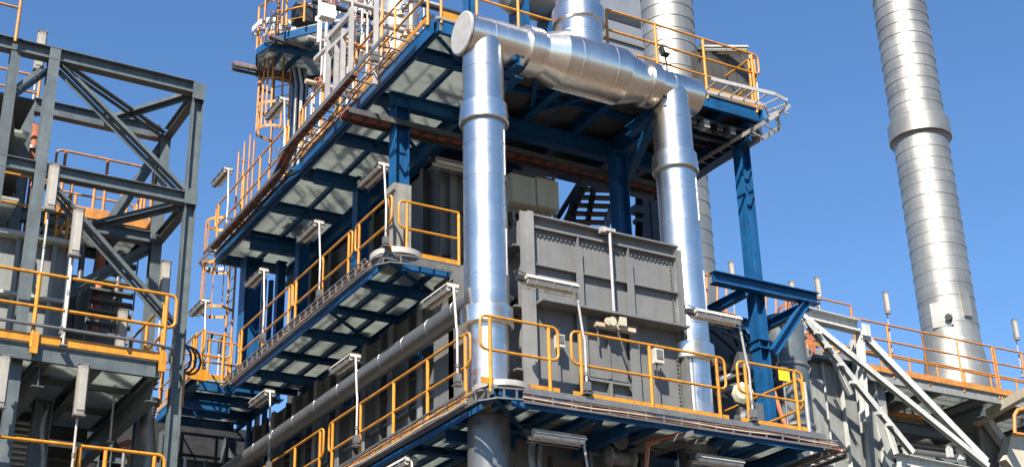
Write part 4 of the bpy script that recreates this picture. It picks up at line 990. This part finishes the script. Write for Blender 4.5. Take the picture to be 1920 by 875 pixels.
br((c2+.15, YA+.06, zm-.2), (c1-.12, YA+.06, zl), .12)
br((c1-.1, YB2, zm-.2), (c2+.6, YB2, zl+.6), .12)
br((c3, YA+.05, zt-1.0), (c2-.1, YA+.05, zt-.3), .1)
br((c3, YA+.05, zt-1.2), (c2-.1, YB2, zt-2.0), .1)
MB().box((c1-.02, YA-.14, zm), (.24, .012, .3)).box((c1-.02, YA-.14, zt-.1), (.24, .012, .34)).split('gusset_plate', 'steel', T)
for z in (zt-.9, zt-1.6): MB().ibeam((c3-1.5, YB2+.4, z), (c2, YB2+.4, z), .26, .2).build('beam', 'steel', T)
for k in range(4): MB().bx(c3-1.8, c2-.15, YA+.5+.1*k, YB2+1, zt-.75-.62*k, zt-.70-.62*k).build('floor_plate', 'deck' if k % 2 else 'steel', T)

# mid landing inside the frame
ym = 26.0; a = at(92, 385, y=ym); b = at(290, 415, y=ym); zmid = at(190, 405, y=ym).z
T = thing('walkway', 'small landing with yellow edge inside the left steel frame', 'walkway', (a.x, ym, zmid-.3), 'decks of the left steel frame')
platform_parts(T, a.x, b.x, ym, ym+1.6, zmid, [a.x+.7, a.x+1.4], along='x', m='steel')
MB().bx(a.x, b.x, ym-.03, ym-.005, zmid-.1, zmid+.1).build('edge_plate', 'orange', T)
LG = 'guard rails on the left steel frame'
rail('orange front rail of the small landing inside the left steel frame', 'x', ym+.02, zmid, [a.x+.2, (a.x+b.x)/2, b.x-.1], ends=(1, 0), m='orange', group=LG, h=1.25)
rail('orange guard rail at the back of the small landing inside the left steel frame', 'x', ym+1.55, zmid, [a.x+.1, a.x+.8, b.x-.2], ends=(0, 1), m='orange', group=LG, h=1.1)
rail('orange guard rail along the right end of the small landing inside the left steel frame', 'y', b.x-.03, zmid, [ym+.15, ym+.8, ym+1.4], ends=(0, 0), m='orange', group=LG)
rail('orange guard rail across the middle of the small landing inside the left steel frame', 'x', ym+.8, zmid, [a.x+.1, a.x+.55, a.x+1.0, b.x-.5, b.x-.1], ends=(0, 0), m='orange', group=LG, h=.95)
stair('dark steel stair climbing at the left picture edge inside the left steel frame', (c3-.9, 25.9, zmid-.3), (c2-.25, 25.9, zt+.2), .8, (0, 1, 0), 11)
rail('orange guard rail beside the stair at the left picture edge', 'x', 25.3, zmid+.55, [c3-.6, c3, c2-.2], ends=(0, 0), m='orange', group=LG, h=1.1)
T = thing('pipe', 'rust red upright pipe inside the left frame near the picture edge', 'pipe', at(68, 260, y=26.3))
p = at(66, 240, y=26.3); q = at(66, 330, y=26.3); MB().tube([(p.x, 26.3, q.z), (p.x, 26.3, p.z), (p.x-.3, 26.3, p.z+.15)], .1, 10).build('pipe_run', 'rust', T)
MB().lathe((p.x, 26.3, (p.z+q.z)/2), (0, 0, 1), [(0, .16), (.06, .16)], 14).build('flange', 'galv', T)
stair('dark steel stair seen from below inside the left steel frame', at(200, 640, y=25.2), at(222, 470, y=27.6), .85, (1, 0, 0), 9)
T = thing('equipment_skid', 'dark machinery and pipes under the small landing inside the left frame', 'machinery', at(120, 420, y=26.5))
for k in range(5):
    p = at(90+35*k, 450+8*k, y=26.4); MB().tube([(p.x, 26.6, zmid-2.2), (p.x, 26.6, zmid-.4)], .06+.03*(k % 2), 9).build('pipe_run', ('galv', 'steel', 'pipe', 'rust', 'galv')[k], T)
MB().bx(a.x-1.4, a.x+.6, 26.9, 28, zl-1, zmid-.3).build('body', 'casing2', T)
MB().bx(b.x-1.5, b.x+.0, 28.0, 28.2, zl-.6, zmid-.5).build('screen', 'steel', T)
T = thing('equipment_skid', 'dark machinery with brown and pale parts at the far left edge inside the frame', 'machinery', at(20, 380, y=26.5))
for k in range(6):
    p = at(5+16*k, 340-12*k, y=26.2); MB().tube([(p.x, 26.3, zmid-1), (p.x, 26.3, zmid+1.6-.2*k)], .05+.02*(k % 3), 9).build('pipe_run', ('rust', 'galv', 'orangec', 'steel', 'rust', 'pipe')[k], T)
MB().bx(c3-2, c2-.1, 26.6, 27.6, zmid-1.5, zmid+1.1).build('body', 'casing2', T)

# ---- main left deck, tank and rails
YD = 23.05; ZK = 9.75
xr2 = at(308, 670, y=YD).x
T = thing('walkway', 'yellow edged deck of the left steel frame with pale grating below', 'walkway', (2, YD, ZK-.4), 'decks of the left steel frame')
platform_parts(T, -.5, xr2, YD, 27.6, ZK, [3.3, 4.55, 5.4], along='x', m='steel', edge=.26, xm=[24.6, 26.0])
MB().bx(-.5, xr2+.02, YD-.035, YD-.005, ZK-.02, ZK+.13).build('edge_plate', 'yellow', T)
for px in (62, 305):
    p = at(px, 650, y=YD); MB().bx(p.x-.06, p.x+.06, YD-.09, YD-.036, ZK-.22, ZK+.14).split('post_shoe', 'yellow', T)
MB().ibeam((4.5, YD+.2, ZK-.5), (4.5, 27.5, ZK-.5), .36, .2).build('girder', 'steel', T)
MB().ibeam((xr2-.1, YD+.2, ZK-.5), (xr2-.1, 28.5, ZK-.5), .36, .2).build('girder', 'steel', T)
rail('long yellow guard rail with end loop on the front of the left deck', 'x', YD-.06, ZK, [2.2, at(68, 560, y=YD).x, at(312, 560, y=YD).x], ends=(0, 1), toe=0, group=LG, h=1.18, rp=.036, r=.03)
rail('yellow guard rail running back at the right end of the left deck', 'y', xr2+.02, ZK, [23.35, 24.4, 25.4], ends=(1, 0), toe=0, group=LG, h=1.15)
T = thing('pipe', 'thin grey cable pipe running along the top of the yellow edge of the left deck', 'pipe', (2.5, YD-.1, ZK+.25))
MB().tube([(-.5, YD-.12, ZK+.27), (xr2-.3, YD-.12, ZK+.24), (xr2+.1, YD-.08, ZK+.2), (xr2+.25, YD+.2, ZK+.1)], .03, 8).build('pipe_run', 'pipe', T)
for x in (2.5, 3.6, 4.7, 5.8): MB().box((x, YD-.1, ZK+.22), (.05, .08, .14)).build('clamp', 'galv', T)
yt = 24.2; xt = at(122, 560, y=yt).x; ztk = at(60, 452, y=yt).z
T = thing('tank', 'grey green steel tank with flanges standing on the left deck', 'tank', (xt-1.5, yt, ZK))
MB().bx(-.5, xt, yt, 26.2, ZK+.02, ztk).build('tank_shell', 'tank', T)
for px in (22, 92): 
    x = at(px, 540, y=yt).x; MB().bx(x-.012, x+.012, yt-.1, yt-.002, ZK+.02, ztk-.03).bx(x-.04, x+.04, yt-.112, yt-.101, ZK+.02, ztk-.03).build('stiffener', 'tank', T)
MB().bx(xt-.05, xt+.04, yt-.13, yt-.002, ZK+.02, ztk).build('stiffener', 'light', T)
zf = at(60, 560, y=yt).z
MB().bx(-.5, xt-.06, yt-.16, yt-.003, zf-.03, zf+.02).build('flange', 'light', T)
MB().bx(-.5, xt+.05, yt-.22, yt-.003, ztk-.02, ztk+.06).build('flange', 'light', T)
MB().bx(-.5, xt-.06, yt-.14, yt-.003, ZK+.3, ZK+.35).build('flange', 'light', T)
p = at(45, 500, y=yt-.12)
MB().lathe(p, (0, -1, 0), [(0, .1), (.05, .1), (.06, .05), (.2, .05)], 12).tube([p+V((0, -.1, .1)), p+V((-.02, -.1, .45)), p+V((-.05, -.05, .6))], .04, 8).tube([p+V((.1, -.08, -.1)), p+V((.1, -.08, -.4))], .03, 7).build('vent_valve', 'galv', T)
ztr = ztk
rail('yellow guard rail on top of the grey green tank at the left edge', 'x', yt-.1, ztr+.05, [2.6, at(85, 410, y=yt).x], ends=(0, 0), toe=0, group=LG, h=1.12)
p = at(100, 420, y=yt)
rail('short yellow guard rail running back on the right end of the grey green tank', 'y', p.x+.25, ztr+.05, [yt, yt+1.0], ends=(0, 0), toe=0, group=LG, h=1.0)
rail('orange guard rail on the roof of the left frame at the top left corner', 'x', YA-.2, zt+.1, [c3-.6, at(28, 60, y=YA).x], ends=(0, 0), toe=0, m='orange', group=LG, h=1.15)
rail('low orange rail on top of the left frame behind the box lamp', 'x', YB2+.3, zt+.05, [c3, at(88, 90, y=YB2).x], ends=(0, 0), toe=0, m='orange', group=LG, h=.75)
# lower left storey
rail('yellow guard rail with end loop along the bottom left edge of the picture', 'x', YD-.02, 7.0, [at(150, 840, y=YD).x, at(198, 845, y=YD).x, at(290, 850, y=YD).x], ends=(0, 1), toe=0, group=LG, r=.03, rp=.036)
MB_ = thing('walkway', 'lowest deck of the left steel frame below the picture edge', 'walkway', (3, YD, 6.7), 'decks of the left steel frame')
platform_parts(MB_, -.5, 6.9, YD, 27.6, 7.0, [2, 4, 6], along='x', m='steel')
rail('yellow guard rail continuing to the left edge along the bottom left of the picture', 'x', YD-.02, 7.0, [2.2, 3.2, at(140, 840, y=YD).x], ends=(0, 0), toe=0, group=LG, r=.03, rp=.036)
T = thing('louvred_wall', 'grey shaded wall with louvres at the bottom left below the deck', 'wall', (3, 26.2, 7))
MB().bx(-.5, at(58, 800, y=26.2).x, 26.2, 26.5, 7.02, ZK-.4).build('panel', 'tank', T)
for k in range(9):
    p = at(45, 790+11*k, y=26.1); MB().box((p.x, 26.15, p.z), (.5, .1, .04), (V((1, 0, 0)), V((0, .8, .6)), V((0, -.6, .8)))).build('louvre_blade', 'light', T)
MB().bx(at(62, 800, y=26.2).x, xr2-.2, 27.7, 27.9, 7.02, ZK-.4).build('back_panel', 'casing2', T)
for k in range(4): MB().bx(at(62, 800, y=26.2).x, xr2-.2, 27.6, 27.695, 7.4+.55*k, 7.44+.55*k).build('wall_rib', 'casing', T)
x = at(75, 800, y=25.2).x
column('slate grey column in shade below the left deck', x, 25.2, 0, ZK-.32, .3, m='steel', group='columns below the left deck')
column('slate grey column at the right below the left deck', at(262, 780, y=27).x, 27.0, 0, ZK-.32, .26, m='steel', group='columns below the left deck')
T = thing('pipe', 'rust red pipe fittings below the right end of the left deck', 'pipe', at(240, 840, y=26))
MB().tube([at(225, 835, y=26), at(240, 828, y=26), at(262, 832, y=26)], .05, 8).tube([at(243, 828, y=26), at(243, 870, y=26)], .05, 8).build('pipe_run', 'rust', T)
MB().lathe(at(243, 845, y=26), (0, -1, 0), [(0, .11), (.05, .11)], 14).build('flange', 'galv', T)
# box lamps left
def blamp(label, px, ptop, pbot, rz=0, **k):
    p = at(px, ptop, **k); box_lamp(label, p-V((0, 0, 2.43)), rz)
blamp('upright box lamp in front of the right end of the grey green tank', 146, 397, 0, y=YD-.1)
blamp('upright box lamp hanging in front of the shaded space below the left deck', 155, 687, 0, y=YD-.15)
blamp('upright box lamp at the bottom left picture edge below the yellow edge', 8, 670, 0, y=YD-.15)
blamp('upright box lamp beside the corner column above the right end of the left deck', 309, 495, 0, y=24.6)
blamp('upright box lamp behind the rail of the left deck, in front of the dark stair', 229, 585, 0, y=24.6)
blamp('upright box lamp against the middle beam of the left frame', 101, 314, 0, y=YA-.25)
blamp('upright box lamp on the roof of the left frame at the top left', 78, 66, 0, y=YB2+.5)
T = thing('hose_reel', 'dark hoop handles at the right end of the left deck', 'hose reel', at(348, 675, y=23.6))
for k in range(3):
    c = at(338+9*k, 670+3*k, y=23.7+.15*k); MB().tube([c+V((.2*math.cos(q*PI/6), 0, .26*math.sin(q*PI/6))) for q in range(12)], .022, 7, closed=True).build('hoop', 'dark', T)
c = at(345, 700, y=23.8); MB().tube([c, c-V((0, 0, .6))], .03, 8).build('stand', 'orange', T)
T = thing('pipe', 'white upright pipe just right of the corner column of the left frame', 'pipe', at(335, 840, y=24))
p = at(333, 800, y=24.2); MB().tube([(p.x, 24.2, 5), (p.x, 24.2, at(345, 690, y=24.2).z)], .05, 8).build('pipe_run', 'galvw', T)

# ================================================================== RIGHT SIDE: TRUSS, DECK, CHIMNEYS
YR = 24.0
def L(px, py, y=YR): return at(px, py, y=y)
T = thing('pipe_bridge', 'light grey steel truss with crossing diagonal beams at the lower right', 'truss', L(1660, 865))
A, B, C_ = L(1497, 596), L(1612, 626), L(1842, 868)
MB().ibeam(L(1490, 584), L(1608, 613), .3, .26, .02).build('top_beam', 'light', T)
MB().ibeam(A+V((0, -.15, 0)), C_+V((0, -.15, -.1)), .12, .13, up=(0, 1, 0)).build('diagonal_beam', 'light', T)
MB().ibeam(B+V((.05, -.02, 0)), C_+V((.1, -.02, .05)), .15, .17, up=(0, 1, 0)).build('diagonal_beam', 'light', T)
D = L(1688, 856)
MB().ibeam(L(1490, 612)+V((0, -.4, 0)), D+V((0, -.4, 0)), .12, .14, up=(0, 1, 0)).build('diagonal_beam', 'light', T)
MB().ibeam(L(1612, 618), L(1622, 790), .14, .16, up=(1, 0, 0)).build('post', 'light', T)
MB().ibeam(L(1625, 625)+V((0, .5, 0)), L(1648, 800)+V((0, .5, 0)), .1, .14, up=(1, 0, 0)).build('post', 'light', T)
MB().ibeam(L(1565, 650)+V((0, .2, 0)), L(1606, 735)+V((0, .2, 0)), .1, .1).build('sub_brace', 'light', T)
MB().ibeam(L(1653, 760)+V((0, .1, 0)), L(1682, 856)+V((0, .1, 0)), .2, .2, up=(1, 0, 0)).build('post', 'light', T)
MB().ibeam(L(1676, 848)+V((0, -.05, -.25)), L(1860, 885)+V((0, -.05, -.25)), .42, .26).build('bottom_beam', 'light', T)
MB().ibeam(L(1690, 870), L(1690, 1500), .3, .3, up=(1, 0, 0)).build('post', 'light', T)
for px, py in ((1780, 845), (1800, 850), (1700, 845)): MB().box(L(px, py), (.14, .1, .3)).split('lug', 'light', T)
for k, (px, py) in enumerate(((1507, 636), (1527, 662), (1550, 695), (1572, 728), (1620, 785), (1640, 806))):
    MB().box(L(px, py)+V((0, -.5, 0)), (.17, .1, .07)).build('clamp', 'light', T)
MB().box(L(1615, 622)+V((0, -.17, 0)), (.26, .012, .3)).split('gusset_plate', 'light', T)
# pale casing behind
T = thing('pale_casing', 'light grey ribbed steel casing with dark ledge behind the truss at the lower right', 'casing', L(1580, 860))
yc = 24.9
x0, x1 = at(1530, 760, y=yc).x, at(1668, 800, y=yc).x; z1 = at(1590, 690, y=yc).z
MB().bx(x0, x1, yc, 28, 0, z1).build('lower_wall', 'tank', T)
MB().bx(x0-.1, at(1630, 700, y=yc).x, yc-.28, yc+.4, z1+.003, z1+.09).build('ledge', 'steel', T)
MB().bx(x0+.1, at(1625, 650, y=yc).x, yc+.5, 27, z1+.095, at(1560, 660, y=yc+.5).z).build('upper_wall', 'tank', T)
for px in (1545, 1578, 1612, 1640):
    x = at(px, 760, y=yc).x; MB().bx(x-.015, x+.015, yc-.12, yc-.002, 0, z1-.02).build('wall_rib', 'light', T)
T = thing('pale_casing', 'pale grey bolted plate wall left of the truss behind the white upright pipe', 'casing', L(1530, 760))
a = at(1518, 690, y=24.7); b = at(1530, 600, y=24.7)
MB().bx(a.x-.2, b.x, 24.7, 24.95, 0, at(1530, 705, y=24.6).z).build('plate', 'tank', T)
for k in range(5): MB().bx(a.x-.22, b.x+.02, 24.66, 24.698, 8.5+.55*k, 8.53+.55*k).build('plate_joint', 'casing', T)
T = thing('pipe_rack', 'orange and brown pipes crowded behind the truss beams', 'pipe rack', L(1550, 680, 26.5))
for k in range(9):
    p = at(1505+14*k, 640+10*k, y=26.6); zz = p.z
    MB().tube([(p.x, 26.6+.1*(k % 3), zz-1.6), (p.x, 26.6+.1*(k % 3), zz+.2), (p.x+.3, 26.6, zz+.35)], .05+.02*(k % 3), 8).build('pipe_run', ('orangec', 'rust', 'galv', 'tan', 'orangec', 'galvw', 'rust', 'tan', 'orangec')[k], T)
for k in range(4): MB().tube([at(1490, 625+26*k, y=26.4), at(1650, 668+26*k, y=26.4)], .06, 8).build('pipe_run', ('galv', 'orangec', 'tan', 'galvw')[k], T)
cage_ladder('rust orange caged ladder between the tall blue column and the truss', at(1490, 760, y=26).x, 26, 8.5, at(1487, 590, y=26).z, (0, -1, 0), 11.0, m='rust', hoops=3)
# right deck
x0 = at(1600, 700, y=YR+.6).x; zr = 12.35; y0 = YR+.6
zr = at(1740, 712, y=y0).z
T = thing('walkway', 'long deck with orange edge passing in front of the big chimney', 'walkway', (x0, y0, zr-.4), 'decks at the right')
platform_parts(T, x0, 36, y0, y0+2.6, zr, [x0+1.4+1.6*k for k in range(7)], along='x', m='tank', edge=.22)
MB().bx(x0, 36, y0-.03, y0-.005, zr-.02, zr+.13).build('edge_plate', 'orange', T)
for k in range(4): MB().ibeam((x0+1.5+3*k, y0+.1, zr-.5), (x0+1.5+3*k, y0+5.5, zr-.5), .3, .2).build('girder', 'steel', T)
MB().ibeam((x0, y0+1.6, zr-.75), (36, y0+1.6, zr-.75), .3, .2).build('girder', 'steel', T)
RG = 'orange guard rails on the right deck'
pr = [at(px, 640, y=y0).x for px in (1605, 1668, 1733, 1795, 1858, 1912)]
for k, (i, j, lab) in enumerate(((0, 2, 'orange guard rail on the right deck above the truss apex'), (2, 4, 'orange guard rail on the right deck in front of the chimney foot'), (4, 5, 'orange guard rail on the right deck at the right picture edge'))):
    t_ = rail(lab, 'x', y0+.03, zr, pr[i:j+1] if k < 2 else [pr[4]+.1, pr[5], pr[5]+1.4], ends=(0, 0), m='orange', group=RG, h=1.3, mid=.66, r=.028)
    q_ = pr[i:j+1] if k < 2 else [pr[4]+.1, pr[5]+1.4]; MB().tube([(q_[0], y0+.03, zr+.45), (q_[-1], y0+.03, zr+.45)], .024, 7).build('lower_rail', 'orange', t_)
rail('orange guard rail at the back of the right deck seen through the front rails', 'x', y0+1.3, zr, [x0+.3+1.0*k for k in range(11)], ends=(0, 0), m='orange', group=RG, h=1.1, r=.026)
rail('orange rail behind the top beam of the light grey truss', 'x', y0+.5, at(1540, 650, y=y0+.5).z, [at(px, 600, y=y0+.5).x for px in (1480, 1538, 1598)], ends=(0, 0), m='orange', group=RG, h=1.3)
T = thing('walkway', 'lower small deck with orange edge seen through the truss', 'walkway', at(1670, 785, y=26.5), 'decks at the right')
a = at(1635, 790, y=26.5); b = at(1735, 805, y=26.5)
platform_parts(T, a.x, b.x, 26.5, 28.0, at(1680, 780, y=26.5).z, [a.x+.8], along='x', m='tank')
MB().bx(a.x, b.x, 26.47, 26.495, at(1680, 780, y=26.5).z, at(1680, 780, y=26.5).z+.13).build('edge_plate', 'orange', T)
rail('orange guard rail on the lower small deck seen through the truss', 'x', 26.52, at(1680, 780, y=26.5).z, [a.x+.05+k*(b.x-a.x-.1)/6 for k in range(7)], ends=(0, 0), m='orange', group=RG, h=1.1)
T = thing('rack_column', 'thick weathered concrete column under the right deck', 'column', at(1845, 860, y=26.0))
p = at(1848, 800, y=26.0); ztop = at(1835, 755, y=26.0).z
MB().bx(p.x-.28, p.x+.28, 26.0, 26.6, 0, ztop).build('shaft', 'conc', T)
MB().bx(p.x-.4, p.x+.4, 25.9, 26.7, ztop+.002, ztop+.2).build('cap', 'steel', T)
MB().bar(at(1830, 760, y=25.8), at(1925, 890, y=25.8), .22, .22).build('brace', 'light', T)
MB().bar(at(1830, 790, y=25.9), at(1930, 732, y=23.6), .2, .24).build('cantilever_arm', 'cream', T)
T = thing('plate_panel', 'cream sloping plate at the lower right corner under the deck', 'plate', at(1900, 850, y=25.2))
pp = [at(px, py, y=25.3) for px, py in ((1897, 816), (1990, 812), (1990, 905), (1925, 905), (1886, 860))]
vs = pp+[q+V((0, .3, 0)) for q in pp]
MB().add(vs, [(0, 1, 2, 3, 4), (9, 8, 7, 6, 5)]+[(i, i+5, (i+1) % 5+5, (i+1) % 5) for i in range(5)]).build('plate', 'cream', T)
MB().bar(pp[0]+V((0, -.02, .02)), pp[1]+V((0, -.02, .02)), .08, .06).build('edge_angle', 'cream', T)
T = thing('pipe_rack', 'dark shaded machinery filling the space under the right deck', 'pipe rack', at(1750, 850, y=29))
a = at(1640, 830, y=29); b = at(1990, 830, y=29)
MB().bx(a.x, b.x+2, 29.6, 30, 0, zr-.6).build('dark_backing', 'dark', T)
for k in range(6):
    p0 = at(1660, 790+13*k, y=28.2); p1 = at(1960, 830+13*k, y=28.2)
    MB().tube([p0, p1], .1+.04*(k % 3), 10).build('pipe_run', ('steel', 'pipe', 'galv', 'dark', 'pipe', 'steel')[k], T)
for k in range(5):
    p = at(1690+45*k, 800, y=27.8); MB().tube([(p.x, 27.8, 0), (p.x, 27.8, zr-.9)], .09, 9).build('pipe_run', ('dark', 'galv', 'steel', 'dark', 'steel')[k], T)
p = at(1765, 830, y=27.2); MB().lathe(p, (0, 0, 1), [(0, .2), (.1, .28), (.5, .28), (.6, .15), (.9, .15)], 18).build('valve_body', 'dark', T)
p = at(1912, 650, y=y0-.1)
T = thing('guard_rail', 'short faded orange rail loop low at the right picture edge', 'railing', at(1905, 810, y=23.6), RG)
MB().tube([at(1925, 765, y=23.8), at(1908, 768, y=23.8), at(1902, 778, y=23.8), at(1903, 812, y=23.8)], .05, 8).build('rail_loop', 'orange', T)
MB().tube([at(1903, 812, y=23.8), at(1925, 815, y=23.8)], .05, 8).build('midrail', 'orange', T)
# box lamps right
def blr(label, px, ptop, y):
    p = at(px, ptop, y=y); o = box_lamp(label, p-V((0, 0, 2.43*.66)), R_(-20)); o.scale = (.7, .7, .66)
blr('upright box lamp above the left end of the truss, beside the blue bracket', 1530, 523, YR+.7)
blr('upright box lamp above the truss apex left of the big chimney', 1658, 550, YR+.7)
blr('upright box lamp at the right picture edge right of the big chimney', 1899, 601, YR+.7)
blr('upright box lamp left of the tall blue column above the far landing', 1369, 494, 25.2)
blr('upright box lamp just right of the tall blue column, above its bracket', 1482, 530, 25.0)
T = thing('guard_rail', 'orange curved rail behind the bracket right of the tall blue column', 'railing', at(1450, 560, y=25), )
MB().tube([at(1432, 545, y=25), at(1440, 539, y=25), at(1455, 538, y=25), at(1475, 545, y=25)], .03, 8).build('handrail', 'orange', T)
for px in (1436, 1455, 1474): MB().tube([at(px, 541, y=25), at(px, 600, y=25)], .025, 8).build('post', 'orange', T)
# chimneys
YS = 35.0
def chimney(label, p_low, p_hi, rad, zc, hatch, cone):
    x = (p_low.x+p_hi.x)/2
    T = thing('chimney', label, 'chimney', (x, YS, 0), 'tall ribbed metal chimneys')
    z0 = p_low.z; step = 1.02; z = z0 if cone is None else cone+.6; top = 45
    prof = []; 
    MB().lathe((x, YS, 0), (0, 0, 1), [(0, rad*1.25)]+([(cone-1.8, rad*1.22), (cone, rad)] if cone else [(14, rad)])+[(top, rad*.98)], 56).build('shell', 'stack', T)
    k = 0; rnd = random.Random(5)
    while z < top-.5:
        MB().lathe((x, YS, z), (0, 0, 1), [(0, rad-.01), (.006, rad+(.008 if k % 2 else .012)), ((.022 if k % 2 else .034), rad+(.008 if k % 2 else .012)), (.04, rad-.01)], 56, cap=False).build('joint_ring', 'seam' if k % 2 == 0 else 'stack', T)
        z += step*.5*rnd.uniform(.97, 1.03); k += 1
    MB().lathe((x, YS, zc-.38), (0, 0, 1), [(0, rad+.02), (.02, rad+.15), (.72, rad+.15), (.8, rad+.12), (.82, rad)], 56).build('collar', 'stack', T)
    MB().lathe((x, YS, zc-.46), (0, 0, 1), [(0, rad+.005), (.07, rad+.06)], 56).build('collar_lip', 'seam', T)
    MB().lathe((x, YS, top), (0, 0, 1), [(0, rad+.03), (.3, rad+.03)], 56).build('top_rim', 'stack', T)
    if hatch:
        f = V((-x, -YS, 0)).normalized(); f = Matrix.Rotation(R_(-12), 3, 'Z') @ f; s_ = V((-f.y, f.x, 0))
        c = V((x, YS, hatch))+f*(rad-.02)
        MB().box(c, (.75, .06, .95), (s_, f, V((0, 0, 1)))).build('hatch', 'stack', T)
        MB().lathe(c+f*.05-s_*-.25-V((0, 0, .2)), f, [(0, .13), (.1, .13)], 16).build('nozzle', 'dark', T)
        f2 = Matrix.Rotation(R_(52), 3, 'Z') @ f; c = V((x, YS, hatch+.35))+f2*(rad+.02); s2 = V((-f2.y, f2.x, 0))
        MB().box(c, (.3, .16, 1.0), (s2, f2, V((0, 0, 1)))).build('gauge_box', 'stack', T)
    return T
dpt = (V((39, YS, 28))-CAM).dot(FW)
pa, pb = at(1684, 0, y=YS), at(1786, 640, y=YS)
chimney('big ribbed metal chimney leaning into the sky at the right, hatch near its foot', pb, pa, 99/2*dpt/FPX, at(1723, 250, y=YS).z, at(1760, 600, y=YS).z, at(1786, 648, y=YS).z)
pa, pb = at(1250, 60, y=YS), at(1288, 500, y=YS)
dpt = (V((27, YS, 27))-CAM).dot(FW)
chimney('ribbed metal chimney rising behind the right bright pipe and the duct', pb, pa, 103/2*dpt/FPX, 39.0, None, None)
